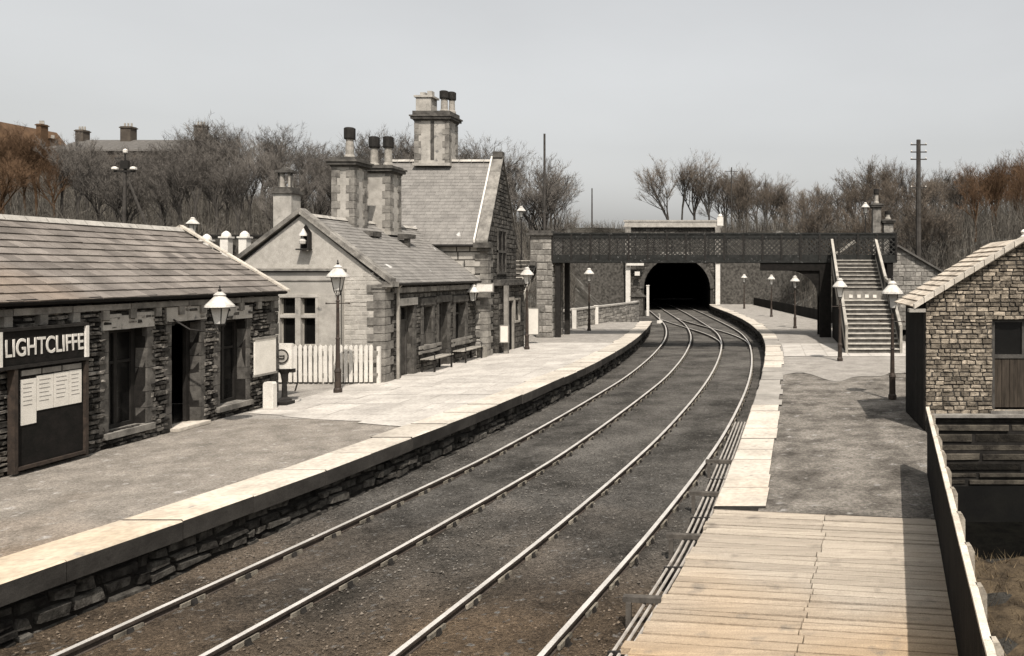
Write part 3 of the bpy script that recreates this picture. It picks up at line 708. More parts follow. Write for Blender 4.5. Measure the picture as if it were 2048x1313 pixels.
roof_slope(mb, (2*LRx-LX-.2,LY1+.06,LE), (2*LRx-LX-.2,LY0-.1,LE), (LRx,LY1+.06,LRz), .30, .34, tilt=.05)
mb.prism([(LX+.17,LY0,LE-.06),(LRx,LY0,LRz-.03),(2*LRx-LX-.17,LY0,LE-.06),(LRx,LY0,LRz-.10)], (0,LY1-LY0,0))
mb.build('roof', 'tile', LB)
mb = MB(); y = LY0
while y < LY1:
    mb.prism([(LRx-.13,y,LRz-.03),(LRx-.04,y,LRz+.075),(LRx+.04,y,LRz+.075),(LRx+.13,y,LRz-.03)], (0,.43,0)); y += .45
mb.build('ridge_tiles', 'ashlar_pale', LB)
mb = MB()
for s in (1, -1):
    A = Vector((LRx+s*(LX+.27-LRx), LY1+.05, LE-.02)); B = Vector((LRx-s*.02, LY1+.05, LRz+.10)); n_ = 7
    for i in range(n_):
        a = A.lerp(B, i/n_); b = A.lerp(B, (i+1)/n_-.004); mb.prism([a, b, b+Vector((0,0,.05)), a+Vector((0,0,.05))], (0,.13,0))
mb.build('verge', 'coping', LB)

# name board (thing of its own, fixed to the wall)
def text_mb(txt, size, m, name, parent, loc, rot, sx=1.0, ext=.006, off=0.0):
    cu = bpy.data.curves.new('t', 'FONT'); cu.body = txt; cu.size = size; cu.extrude = ext; cu.offset = off; cu.align_x = 'CENTER'; cu.align_y = 'CENTER'
    ob = bpy.data.objects.new('t', cu); C.collection.objects.link(ob)
    me = bpy.data.meshes.new_from_object(ob.evaluated_get(bpy.context.evaluated_depsgraph_get()))
    bpy.data.objects.remove(ob); mt = Matrix.Translation(loc)@rot.to_4x4()@Matrix.Diagonal((sx, 1, 1, 1)); me.transform(mt)
    p = parent
    while p.parent: p = p.parent
    me.transform(Matrix.Translation(-p.location)); me.materials.clear(); me.materials.append(M[m]); me.name = name
    o = bpy.data.objects.new(name, me); C.collection.objects.link(o); o.parent = parent; return o
rotX = Matrix(((0,0,1),(1,0,0),(0,1,0)))   # text facing +X, reading towards +Y
BX = -12.24
nb = thing('station_name_board', 'black station name board with white letters reading LIGHTCLIFFE', 'sign', (BX, 13.1, 1.75))
mb = MB(); mb.box((BX-.06,12.34,1.80),(BX,13.83,2.36)); mb.build('board', 'black_timber', nb)
mb = MB()
mb.box((BX-.07,12.28,2.362),(BX+.03,13.90,2.41)); mb.box((BX-.07,12.28,1.745),(BX+.03,13.90,1.797)); mb.build('frame', 'iron', nb)
for yy in (12.27, 13.835): mb = MB(); mb.box((BX-.08,yy,1.80),(BX+.035,yy+.06,2.36)); mb.build('end_batten', 'white', nb)
text_mb('LIGHTCLIFFE', .405, 'white', 'lettering', nb, Vector((BX+.004,13.10,2.07)), rotX, .62, .006, .005)
pbd = thing('poster_board', 'tall black notice board with white timetable sheets below the name board', 'notice board', (BX, 13.2, .1))
mb = MB(); mb.box((BX-.10,12.6,.14),(BX-.03,13.84,1.72)); mb.build('panel', 'black_timber', pbd)
mb = MB(); mb.box((BX-.10,12.54,.04),(BX+.02,12.598,1.74)); mb.box((BX-.10,13.842,.04),(BX+.02,13.90,1.74)); mb.box((BX-.10,12.6,.08),(BX+.03,13.84,.135)); mb.build('frame', 'iron_brown', pbd)
for a, b, c, d in ((12.68,12.95,.80,1.55),(12.96,13.26,1.00,1.58),(13.27,13.55,1.00,1.585),(13.56,13.80,1.0,1.59)):
    mb = MB(); mb.box((BX-.028,a,c),(BX-.018,b,d)); o = mb.build('paper_sheet', 'paper', pbd)
    mb = MB()
    for k in range(6): mb.box((BX-.017,a+.04,d-.08-k*.07),(BX-.0155,b-.04-.05*rnd.random(),d-.07-k*.07))
    mb.build('printed_lines', 'print_ink', o)
for a, b in ((12.69,13.03),(13.06,13.4),(13.43,13.79)):
    mb = MB(); mb.box((BX-.028,a,1.61),(BX-.012,b,1.70)); mb.build('heading_plate', 'timber_grey', pbd)
# poster by the corner, bollard, weighing machine
cp = thing('notice_board', 'blank white enamel notice board at the corner of the low building', 'notice board', (LX+.1, 18.9, .8))
mb = MB(); mb.box((LX+.07,18.58,.84),(LX+.11,19.36,1.68)); mb.build('panel', 'paper', cp)
mb = MB(); mb.box((LX+.07,18.55,1.683),(LX+.125,19.39,1.73)); mb.box((LX+.07,18.55,.79),(LX+.125,19.39,.838)); mb.build('frame', 'timber_grey', cp)
bo = MB(); bo.box((-12.25,18.72,0),(-12.0,18.86,.60)); bo.prism([(-12.25,18.72,.602),(-12.0,18.72,.602),(-12.03,18.72,.65),(-12.22,18.72,.65)], (0,.14,0)); tag(bo.build('marker_post', 'white'), 'short white painted post under the corner notice board', 'post')
wm = thing('weighing_machine', 'coin weighing machine with square white dial plate next to picket fence', 'weighing machine', (-11.95, 19.7, 0))
mb = MB(); mb.box((-12.60,19.62,.86),(-12.11,19.70,1.50)); mb.build('dial_plate', 'white', wm)
mb = MB(); mb.tube([(-12.350,19.615,1.18),(-12.350,19.60,1.18)], .17, 20)
for k in range(1): pass
dl = mb.build('dial', 'ashlar_pale', wm)
mb = MB(); 
for t0 in range(20):
    a = t0/20*2*math.pi; a2 = (t0+.9)/20*2*math.pi
    mb.prism([(-12.350+.18*math.cos(a),19.60,1.18+.18*math.sin(a)),(-12.350+.18*math.cos(a2),19.60,1.18+.18*math.sin(a2)),(-12.350+.155*math.cos(a2),19.60,1.18+.155*math.sin(a2)),(-12.350+.155*math.cos(a),19.60,1.18+.155*math.sin(a))], (0,-.012,0))
mb.box((-12.450,19.585,1.11),(-12.425,19.598,1.25)); mb.box((-12.425,19.585,1.11),(-12.300,19.598,1.135)); mb.box((-12.300,19.585,1.11),(-12.275,19.598,1.21)); mb.box((-12.400,19.585,1.18),(-12.310,19.598,1.20))
mb.build('dial_ring', 'iron', dl)
mb = MB(); mb.lathe([(.17,.0),(.17,.08),(.07,.14),(.055,.5),(.09,.72),(.16,.85)], (-12.33,19.68), 10); mb.box((-12.58,19.66,.76),(-12.08,19.74,.857)); mb.build('pedestal', 'iron', wm)
mb = MB(); mb.tube([(-11.95,19.6,.82),(-11.88,19.5,.55),(-11.95,19.5,.32)], .02, 6); mb.box((-12.35,19.15,0.02),(-11.95,19.5,.09)); mb.build('foot_plate', 'iron', wm)

# ------------------------------------------------------------------ gas lamps
def lantern(par, z0, sc=1.0, x=0, y=0):
    """lantern hung so its bottom sits at z0"""
    g_ = MB(); g_.lathe([(.095*sc,z0+.02),(.175*sc,z0+.38*sc)], (x, y), 4); gl = g_.build('lantern_glass', 'lamp_glass', par)
    f_ = MB()
    for k in range(4):
        t = 2*math.pi*(k+.5)/4; c_, s_ = math.cos(t), math.sin(t)
        f_.tube([(x+.10*sc*c_, y+.10*sc*s_, z0), (x+.182*sc*c_, y+.182*sc*s_, z0+.39*sc)], .011, 5)
        t2 = 2*math.pi*(k+1.5)/4
        for rr, zz in ((.10, 0), (.182, .385)): f_.tube([(x+rr*sc*c_, y+rr*sc*s_, z0+zz*sc), (x+rr*sc*math.cos(t2), y+rr*sc*math.sin(t2), z0+zz*sc)], .012, 5)
        f_.tube([(x+.10*sc*c_, y+.10*sc*s_, z0), (x+.03*c_, y+.03*s_, z0-.14*sc)], .010, 5)
    f_.build('lantern_frame', 'iron', gl)
    s_ = MB(); s_.lathe([(.285*sc,z0+.385*sc),(.27*sc,z0+.43*sc),(.12*sc,z0+.60*sc),(.10*sc,z0+.63*sc),(.12*sc,z0+.65*sc),(.05*sc,z0+.72*sc)], (x, y), 16); s_.build('lamp_shade', 'shade', par, smooth=False)
    s_ = MB(); s_.lathe([(.29*sc,z0+.37*sc),(.29*sc,z0+.384*sc)], (x, y), 16); s_.build('shade_rim', 'iron', par); s_ = MB(); s_.lathe([(.02,z0+.72*sc),(.035,z0+.76*sc),(.01,z0+.79*sc),(.02,z0+.82*sc),(.005,z0+.86*sc)], (x, y), 8); s_.build('finial', 'iron', par)
def make_lamp(H, m):
    r_ = thing('platform_lamp', 'x', 'street lamp', (0,0,0), 'gas lamps on the platforms'); z0 = H-.86
    p = MB(); p.lathe([(.11,0),(.11,.1),(.085,.14),(.08,.55),(.095,.58),(.085,.62),(.06,.68),(.05,H*.4),(.06,H*.4+.03),(.045,H*.4+.06),(.038,z0-.3),(.055,z0-.28),(.035,z0-.24),(.03,z0-.12)], (0,0), 12)
    p.build('post', m, r_, smooth=False)
    p = MB(); p.tube([(-.30,0,z0-.34),(.30,0,z0-.34)], .014, 6); p.lathe([(.025,z0-.36),(.025,z0-.32)], (-.3,0), 6); p.lathe([(.025,z0-.36),(.025,z0-.32)], (.3,0), 6); p.build('ladder_bar', m, r_)
    lantern(r_, z0); return r_
lampL = make_lamp(3.65, 'iron_brown'); lampR = make_lamp(3.22, 'iron_brown')
L1 = lampL; L1.location = (-11.85, 21.25, 0); L1['label'] = 'tall gas lamp in front of the white picket fence'; L1.rotation_euler.z = .1
for (px, y, base, lab) in ((-10.35,33,lampL,'gas lamp on the left platform in front of the stone bridge pier'),(-10.13,43.4,lampL,'dark gas lamp standing alone on the far end of the left platform')):
    o = copy_tree(base); o.location = (px, y, 0); o['label'] = lab; o.rotation_euler.z = rnd.uniform(-.3,.3)
lampR.location = (3.19, 20.2, 0); lampR['label'] = 'gas lamp between the stone hut and the footbridge stairs'
for (px, y, lab) in ((2.6,28.8,'gas lamp at the left foot of the footbridge stairs'),(1.46,45.3,'far gas lamp seen just left of the black bridge pier'),(.1,56.7,'small far gas lamp halfway along the dark rear fence'),(-2.3,69,'smallest and farthest gas lamp near the tunnel mouth')):
    o = copy_tree(lampR); o.location = (px, y, 0); o['label'] = lab; o.rotation_euler.z = rnd.uniform(-.3,.3)
o = copy_tree(lampR); o.location = (-28.3, 38, 2.9); o['label'] = 'gas lamp on the road behind the low roof, before the wood'; o['group'] = 'gas lamps away from the platforms'
# bracket lamps
b1 = thing('bracket_lamp', 'gas lamp with a broad white shade hung from the low building wall', 'wall lamp', (LX, 16.1, 2.2))
mb = MB(); mb.tube([(LX+.02,16.1,2.35),(LX+.4,16.1,2.12),(LX+.95,16.1,2.05)], .018, 6); mb.box((LX,16.03,2.2),(LX+.03,16.17,2.5)); mb.build('bracket', 'iron', b1)
lantern(b1, 2.22, .95, LX+1.02, 16.1)
b2 = thing('bracket_lamp', 'gas lamp on a bracket at the corner of the tall house beside a white board', 'wall lamp', (-11.45, 29.9, 2.2))
mb = MB(); mb.tube([(-11.6,30.1,2.3),(-11.5,30.0,2.05),(-11.35,29.7,2.05)], .018, 6); mb.build('bracket', 'iron', b2); lantern(b2, 2.18, .9, -11.38, 29.7)

# ------------------------------------------------------------------ picket fence
PF = thing('picket_fence', 'white picket fence between the low building and the gabled wing', 'fence', (-13.2, 22.9, 0))
X = -15.1
while X < -11.68:
    mb = MB(); hh = 1.17+rnd.uniform(-.012,.012); tl = rnd.uniform(-.008,.008)
    mb.prism([(X,22.86,.06),(X+.1,22.86,.06),(X+.1+tl,22.86,hh-.06),(X+.05+tl,22.86,hh),(X+tl,22.86,hh-.06)], (0,.022,0)); mb.build('picket', 'white', PF); X += .149
for z in (.25, .9): mb = MB(); mb.box((-15.2,22.884,z),(-11.6,22.93,z+.07)); mb.build('rail', 'timber_grey', PF)
for X in (-15.0,-13.3,-11.64): mb = MB(); mb.box((X,22.932,0),(X+.09,23.02,1.1)); mb.build('post', 'white', PF)

# ------------------------------------------------------------------ gabled wing
WG = thing('gabled_wing', 'single storey station wing with pale stone gable facing the picket fence', 'station building', (-14.05, 25, 0))
GX0, GX1, GY0, GY1, GE, GR = -16.55, -11.55, 23.2, 30.45, 2.98, 5.02
gm = (GX0+GX1)/2; GW = GX1-GX0
wins = [(-15.16,-14.72,1.12,2.55),(-14.56,-14.10,1.12,2.55),(-13.94,-13.50,1.12,2.55)]
bayx0, bayx1 = -15.9, -12.75
wl = MB(); wl.courses((GX0,GY0,0),(1,0,0),(0,0,1),GW,3.3,.13,.30,depth=.006,jit=.006,gap=.004,holes=[(-1,bayx1-GX0,0,3.38)],clip=gable_clip(GW,GE,GR-.06))
wl.build('gable_wall', 'gable_stone', WG)
mb = MB(); mb.box((GX0,GY0+.004,0),(GX1-.005,GY0+.3,GE)); mb.prism([(GX0,GY0+.004,GE),(GX1-.005,GY0+.004,GE),(gm,GY0+.004,GR-.02)], (0,.3,0))
mb.build('backing', 'mortar_pale', WG)
# smooth bay front
mb = MB(); wall_face(mb, bayx0, bayx1, 0, 3.33, GY0-.13, [(a,b,c+.0,d) for a,b,c,d in wins]); mb.obox((bayx1-.001,GY0-.13,0),(0,.15,0),(0,0,3.33),(-.05,0,0)); mb.obox((bayx0,GY0-.129,0),(0,.15,0),(0,0,3.33),(.05,0,0)); mb.obox((bayx0,GY0-.13,3.3),(bayx1-bayx0,0,0),(0,.15,0),(0,0,.03))
bay = mb.build('window_bay', 'ashlar', WG)
mb = MB(); mb.box((bayx0-.1,GY0-.22,3.34),(bayx1+.08,GY0+.01,3.41)); mb.box((bayx0-.02,GY0-.155,3.04),(bayx1-.1,GY0-.131,3.075)); mb.build('cornice', 'dressed', bay)
mb = MB(); mb.box((bayx1-.72,GY0-.17,0),(bayx1-.02,GY0-.131,2.62)); mb.build('pilaster', 'ashlar_pale', bay)
for a, b, c, d in wins:
    mb = MB(); mb.box((a-.08,GY0-.19,c),(a,GY0-.05,d)); mb.box((b,GY0-.19,c),(b+.08,GY0-.05,d)); mb.box((a+.001,GY0-.185,1.95),(b-.001,GY0-.05,2.04)); mb.box((a-.08,GY0-.2,d+.001),(b+.08,GY0-.05,d+.09))
    f_ = mb.build('window', 'ashlar_pale', WG)
    mb = MB(); mb.box((a-.01,GY0-.045,c),(b+.01,GY0-.035,d)); mb.build('pane', 'glass', f_)
    mb = MB()
    for (z0, z1) in ((c, 1.95), (2.04, d)): mb.box((a,GY0-.07,z0),(a+.035,GY0-.047,z1)); mb.box((b-.035,GY0-.07,z0),(b,GY0-.047,z1)); mb.box((a+.036,GY0-.07,z0),(b-.036,GY0-.047,z0+.035)); mb.box((a+.036,GY0-.07,z1-.035),(b-.036,GY0-.047,z1))
    mb.build('sash', 'timber_light', f_)
mb = MB(); mb.box((bayx0,GY0-.24,1.04),(bayx1-.7,GY0-.05,1.115)); mb.build('sill', 'dressed', bay)
# niche with bell; the shade of its hollow is a flat black plate
nx = gm+.17
mb = MB(); mb.box((nx-.15,GY0-.03,4.02),(nx+.15,GY0-.022,4.52)); 
mb.prism([(nx-.15,GY0-.03,4.521),(nx+.15,GY0-.03,4.521),(nx,GY0-.03,4.74)], (0,.008,0)); ni = mb.build('niche', 'black_timber', WG)
mb = MB(); mb.lathe([(.02,4.62),(.03,4.58),(.11,4.42),(.12,4.38),(.02,4.375)][::-1], (nx,GY0-.15), 12); mb.lathe([(.02,4.12),(.09,4.15),(.1,4.24),(.03,4.33),(.02,4.38)], (nx-.02,GY0-.15), 12); mb.build('bell', 'shade', ni)
mb = MB(); mb.box((nx-.17,GY0-.26,3.96),(nx+.2,GY0-.03,4.0)); mb.box((nx+.14,GY0-.2,4.0),(nx+.18,GY0-.032,4.5)); mb.build('shelf', 'iron', ni)
# quoins
mb = MB(); z = 0; i = 0
while z < GE-.12:
    h = .245; l = .50 if i % 2 else .30; l2 = .30 if i % 2 else .50
    mb.box((GX1-l,GY0-.045,z+.008),(GX1+.045,GY0+l2,z+h-.010), jit=.006); z += h; i += 1
mb.build('quoins', 'dressed', WG)
# long wall
lops = [(24.15,25.05,0,2.25),(25.75,26.45,.85,2.2),(26.95,27.75,0,2.25),(28.35,29.35,.75,2.2)]
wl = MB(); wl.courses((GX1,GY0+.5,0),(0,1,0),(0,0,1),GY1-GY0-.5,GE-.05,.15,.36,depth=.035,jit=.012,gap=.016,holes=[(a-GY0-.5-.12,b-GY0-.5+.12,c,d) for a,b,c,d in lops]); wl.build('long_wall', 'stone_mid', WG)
mb = MB(); wall_face_x(mb, GY0+.02, GY1, 0, GE, GX1-.004, lops)
for a, b, c, d in lops: mb.obox((GX1-.3,a-.02,c),(0,.02,0),(.29,0,0),(0,0,d-c)); mb.obox((GX1-.3,b,c),(0,.02,0),(.29,0,0),(0,0,d-c)); mb.obox((GX1-.3,a,d),(0,b-a,0),(.29,0,0),(0,0,.02)); 
mb.build('backing', 'mortar_mid', WG); mb = MB(); mb.box((GX0,GY0+.3,0),(GX0+.2,GY1,GE)); mb.build('side_wall', 'mortar_mid', WG)
for i, (a, b, c, d) in enumerate(lops):
    isd = c == 0
    mb = MB(); mb.box((GX1-.26,a,c),(GX1-.18,a+.07,d)); mb.box((GX1-.26,b-.07,c),(GX1-.18,b,d)); mb.box((GX1-.26,a+.071,d-.07),(GX1-.18,b-.071,d)); mb.box((GX1-.255,a+.072,1.72),(GX1-.19,b-.072,1.79))
    if not isd: mb.box((GX1-.255,(a+b)/2-.03,c),(GX1-.19,(a+b)/2+.03,d-.071))
    f_ = mb.build('door' if isd else 'window', 'door_paint', WG)
    mb = MB(); 
    if isd:
        mb.box((GX1-.24,a+.07,.02),(GX1-.215,b-.07,1.72)); mb.build('door_panel', 'dark_paint' if i else 'door_paint', f_); mb = MB(); mb.box((GX1-.24,a+.07,1.79),(GX1-.23,b-.07,d-.07)); mb.build('pane', 'glass', f_)
    else: mb.box((GX1-.24,a+.05,c+.02),(GX1-.23,b-.05,d-.05)); mb.build('pane', 'glass', f_); mb = MB(); mb.box((GX1-.2,a-.15,c-.12),(GX1+.12,b+.15,c-.002)); mb.build('sill', 'dressed', f_)
    mb = MB(); mb.box((GX1-.2,a-.22,d+.003),(GX1+.07,b+.22,d+.23), jit=.006); mb.build('lintel', 'dressed_dark' if i else 'ashlar_pale', f_)
    mb = MB(); mq = MB(); z = c
    while z < d-.03:
        h = min(rnd.uniform(.3,.55), d-z)
        mb.box((GX1-.2,a-.16,z+.004),(GX1+.05,a,z+h-.006), jit=.005); mq.box((GX1-.2,b,z+.004),(GX1+.05,b+.16,z+h-.006), jit=.005)
        z += h
    mb.build('jamb', 'dressed_dark', f_); mq.build('jamb', 'dressed_dark', f_)
mb = MB(); y = GY0+.5
while y < GY1-.2: mb.box((GX1-.05,y,GE-.32),(GX1+.09,min(y+.5,GY1)-.02,GE-.16), jit=.006); y += .5
mb.build('corbels', 'dressed', WG)
mb = MB(); mb.tube([(GX1+.2,GY0+.3,GE-.04),(GX1+.2,GY1,GE-.05)], .055, 8); mb.build('gutter', 'iron', WG)
mb = MB(); mb.tube([(GX1+.1,23.85,0),(GX1+.1,23.85,GE-.2),(GX1+.2,23.85,GE-.05)], .05, 8); mb.build('downpipe', 'timber_light', WG)
mb = MB(); e = .2
roof_slope(mb, (GX1+e,GY0+.12,GE-.0), (GX1+e,GY1+.9,GE-.0), (gm,GY0+.12,GR), .17, .30, tilt=.015, depth=.006)
roof_slope(mb, (GX0-e,GY1+.9,GE-.0), (GX0-e,GY0+.12,GE-.0), (gm,GY1+.9,GR), .19, .34, tilt=.028)
mb.prism([(GX1+e-.03,GY0+.1,GE-.05),(gm,GY0+.1,GR-.03),(GX0-e+.03,GY0+.1,GE-.05),(gm,GY0+.1,GR-.12)], (0,GY1-GY0+.7,0))
mb.build('roof', 'slate', WG)
mb = MB()
for s in (1, -1):
    A = Vector((gm+s*(GX1+.24-gm), GY0-.09, GE+.02)); B = Vector((gm-s*.01, GY0-.09, GR+.09)); n_ = 6
    for i in range(n_):
        a = A.lerp(B, i/n_); b = A.lerp(B, (i+1)/n_-.003); mb.prism([a, b, b+Vector((0,0,.12)), a+Vector((0,0,.12))], (0,.33,0))
    A0 = A+Vector((0,-.03,-.05)); B0 = B+Vector((0,-.03,-.05)); mb.prism([A0, B0, B0+Vector((0,0,.049)), A0+Vector((0,0,.049))], (0,.1,0))
mb.build('verge', 'dressed', WG)
mb = MB(); mb.box((GX1-.02,GY0-.10,GE-.12),(GX1+.30,GY0+.3,GE+.04)); mb.box((GX1-.35,GY0-.08,GE-.16),(GX1+.12,GY0+.25,GE-.121)); mb.build('kneeler', 'dressed', WG)
mb = MB(); y = GY0+.2
while y < GY1+.6: mb.prism([(gm-.13,y,GR-.03),(gm-.03,y,GR+.07),(gm+.03,y,GR+.07),(gm+.13,y,GR-.03)], (0,.5,0)); y += .52
mb.build('ridge_tiles', 'ashlar_pale', WG)
def chimney(par, cx, cy, wx, wy, z0, z1, capz, pots, m='ashlar_pale', q='dressed', potr=.11, poth=.7, dark=True):
    mb = MB(); mb.box((cx-wx/2,cy-wy/2,z0),(cx+wx/2,cy+wy/2,z1)); st = mb.build('chimney', m, par)
    for sx in (-1, 1):
        for sy in (-1, 1):
            mb = MB(); z = z0; i = 0
            while z < z1-.05:
                h = min(.26, z1-z); a, b = (.26, .16) if (i % 2) else (.16, .26)
                a = min(a, wx*.4); b = min(b, wy*.4)
                xa, xb = (cx+sx*(wx/2+.02), cx+sx*(wx/2-a)); ya, yb = (cy+sy*(wy/2+.02), cy+sy*(wy/2-b))
                mb.box((min(xa,xb),min(ya,yb),z+.006),(max(xa,xb),max(ya,yb),z+h-.008), jit=.004); z += h; i += 1
            mb.build('quoins', q, st)
    mb = MB(); e = .14
    for (ee, za, zb) in ((.05,z1,z1+.06),(.13,z1+.06,z1+.16),(.17,z1+.16,z1+.22),(.07,z1+.22,capz)): mb.box((cx-wx/2-ee,cy-wy/2-ee,za+.001),(cx+wx/2+ee,cy+wy/2+ee,zb))
    mb.build('chimney_cap', 'dressed_dark', st)
    mb = MB(); mb.box((cx-wx/2-.07,cy-wy/2-.07,z0),(cx+wx/2+.07,cy+wy/2+.07,z0+.12)); mb.build('base_course', 'ashlar_pale', st)
    for (px, py, h, rr) in pots:
        mb = MB(); mb.lathe([(rr*1.25,capz),(rr*1.2,capz+.08),(rr*.95,capz+.14),(rr*.85,capz+h*.7),(rr,capz+h*.72)], (cx+px,cy+py), 12); p = mb.build('chimney_pot', 'pot', st, smooth=False)
        mb = MB(); mb.lathe([(rr*1.18,capz+h*.62),(rr*1.28,capz+h*.66),(rr*1.28,capz+h*.97),(rr*.9,capz+h)], (cx+px,cy+py), 10); mb.build('pot_cowl', 'rust_cap' if dark else 'pot', p)
    return st
chimney(WG, -14.10, 26.0, .72, .8, 4.62, 6.78, 7.10, [(0,0,1.05,.14)])
chimney(WG, -13.95, 27.8, 1.02, .8, 4.62, 6.80, 7.08, [(-.24,0,1.08,.14),(.26,0,1.08,.14)])
for (px, py) in ((-13.55,26.1),(-13.22,27.9)):
    mb = MB(); mb.box((px-.05,py-.3,4.5),(px+.33,py+.3,4.66), jit=.01); mb.box((px+.14,py-.2,4.15),(px+.30,py-.05,4.5)); mb.build('weathering_slab', 'dressed_dark', WG)

# ------------------------------------------------------------------ tall station house (slightly turned)
TH = thing('station_house', 'tall steep roofed station house with big stone chimney beside the bridge', 'house', (-11.1, 30.4, 0))
ta = R(5.0); U = Vector((math.cos(0), 0, 0)); 
hy0, hy1, hyr, hE, hR = 30.4, 35.2, 32.7, 4.55, 7.98
def gx(y): return -11.08-.095*(y-30.4)     # plane of the gable facing the track
hx = -16.2
fw = MB(); fw.courses((hx,hy0,0),(1,0,0),(0,0,1),gx(hy0)-hx-.01,hE,.3,.7,depth=.008,jit=.004,gap=.005); fw.build('front_wall', 'ashlar_pale', TH)
mb = MB(); mb.prism([(hx,hy0+.004,0),(gx(hy0)-.01,hy0+.004,0),(gx(hy1)-.01,hy1,0),(hx,hy1,0)], (0,0,hE)); mb.prism([(gx(hy0)-.01,hy0+.02,hE),(gx(hy1)-.01,hy1,hE),(gx(hyr)-.01,hyr,hR-.05)], (-.3,0,0)); mb.prism([(hx,hy0+.02,hE),(hx,hy1,hE),(hx,hyr,hR-.05)], (.3,0,0)); mb.build('backing', 'mortar_mid', TH)
Gv = Vector((gx(hy1)-gx(hy0), hy1-hy0, 0)); Gl = Gv.length
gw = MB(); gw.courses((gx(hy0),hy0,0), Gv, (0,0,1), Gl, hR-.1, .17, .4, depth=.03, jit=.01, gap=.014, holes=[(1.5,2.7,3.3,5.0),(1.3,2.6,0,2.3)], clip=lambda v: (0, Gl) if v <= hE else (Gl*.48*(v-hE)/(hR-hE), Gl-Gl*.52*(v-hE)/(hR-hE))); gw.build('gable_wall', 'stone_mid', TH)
q = MB(); z = 0; i = 0
while z < hE-.1:
    l, l2 = (.48,.28) if i % 2 else (.28,.48)
    q.box((gx(hy0)-l,hy0-.04,z+.008),(gx(hy0)+.04,hy0+l2,z+.25-.01), jit=.006); z += .25; i += 1
q.build('quoins', 'dressed', TH)
mb = MB(); mb.obox(Vector((gx(hy0+1.5)+.02,hy0+1.5,3.3)), Gv.normalized()*1.2, (0,0,1.7), (.01,0,0)); w_ = mb.build('window', 'glass', TH)
mb = MB()
for zz in (3.2, 4.1, 5.0): mb.obox(Vector((gx(hy0+1.4)-.03,hy0+1.4,zz)), Gv.normalized()*1.4, (0,0,.1), (.1,0,0))
for uu in (1.4, 2.07, 2.7): mb.obox(Vector((gx(hy0+uu)-.03,hy0+uu,3.3)), Gv.normalized()*.1, (0,0,1.7), (.095,0,0))
mb.build('frame', 'dressed_dark', w_)
mb = MB()
roof_slope(mb, (hx,hy0-.18,hE-.18), (gx(hy0)-.42,hy0-.18,hE-.18), (hx,hyr,hR), .17, .30, tilt=.012, depth=.006)
roof_slope(mb, (gx(hy0)-.42,hy1+.2,hE-.18), (hx,hy1+.2,hE-.18), (gx(hy0)-.42,hyr,hR), .2, .34, tilt=.022)
mb.prism([(hx+.01,hy0-.15,hE-.24),(hx+.01,hyr,hR-.03),(hx+.01,hy1+.15,hE-.24),(hx+.01,hyr,hR-.15)], (gx(hyr)-.4-hx,0,0))
mb.build('roof', 'slate', TH)
mb = MB(); xx = hx
while xx < gx(hyr)-.5: mb.prism([(xx,hyr-.13,hR-.04),(xx,hyr,hR+.07),(xx,hyr+.13,hR-.04)], (.5,0,0)); xx += .52
mb.build('ridge_tiles', 'ashlar_pale', TH)
mb = MB()
for (ys_, ye) in ((hy0-.22, hyr), (hy1+.22, hyr)):
    n_ = 5; A = Vector((gx(ys_)-.40, ys_, hE-.12)); B = Vector((gx(ye)-.40, ye, hR+.13))
    for i in range(n_):
        a = A.lerp(B, i/n_); b = A.lerp(B, (i+1)/n_-.003); mb.prism([a, b, b+Vector((0,0,.10)), a+Vector((0,0,.10))], (.46,0,0))
mb.build('gable_coping', 'dressed', TH)
mb = MB(); A = Vector((gx(hy0)-.47,hy0-.24,hE-.10)); B = Vector((gx(hyr)-.47,hyr,hR+.09)); mb.prism([A, B, B+Vector((0,0,.12)), A+Vector((0,0,.12))], (.064,0,0)); mb.build('lead_flashing', 'white', TH)  # white strip along the roof side of the gable coping
mb = MB(); mb.box((gx(hy0)-.45,hy0-.3,hE-.3),(gx(hy0)+.14,hy0+.2,hE-.1)); mb.box((gx(hy0)-.35,hy0-.2,hE-.42),(gx(hy0)+.08,hy0+.15,hE-.302)); mb.build('kneeler', 'dressed_dark', TH); mb = MB(); mb.box((gx(hyr)-.35,hyr-.15,hR+.13),(gx(hyr)+.05,hyr+.15,hR+.38)); mb.build('apex_stone', 'dressed_dark', TH)
mb = MB(); mb.tube([(hx,hy0-.2,hE-.22),(gx(hy0)-.4,hy0-.2,hE-.22)], .055, 8); mb.build('gutter', 'iron', TH)
big = chimney(TH, -14.12, hyr+.1, 1.42, .9, hR-.25, 9.62, 10.02, [(.38,-.1,.92,.15),(.62,.1,.92,.13)])
mb = MB(); mb.box((-14.83,hyr-.25,10.02),(-14.2,hyr+.35,10.62)); mb.box((-14.9,hyr-.3,10.62),(-14.12,hyr+.4,10.70)); mb.box((-14.72,hyr-.1,10.7),(-14.5,hyr+.15,10.86)); mb.box((-14.42,hyr-.1,10.7),(-14.22,hyr+.15,10.92)); mb.build('pot_block', 'ashlar_pale', big)
mb = MB(); mb.box((-14.17,hyr-.36,hR),(-14.02,hyr-.351,9.6)); mb.build('flue_recess_shade', 'dressed_dark', big)  # recess shade painted as a thin dark strip on the stack
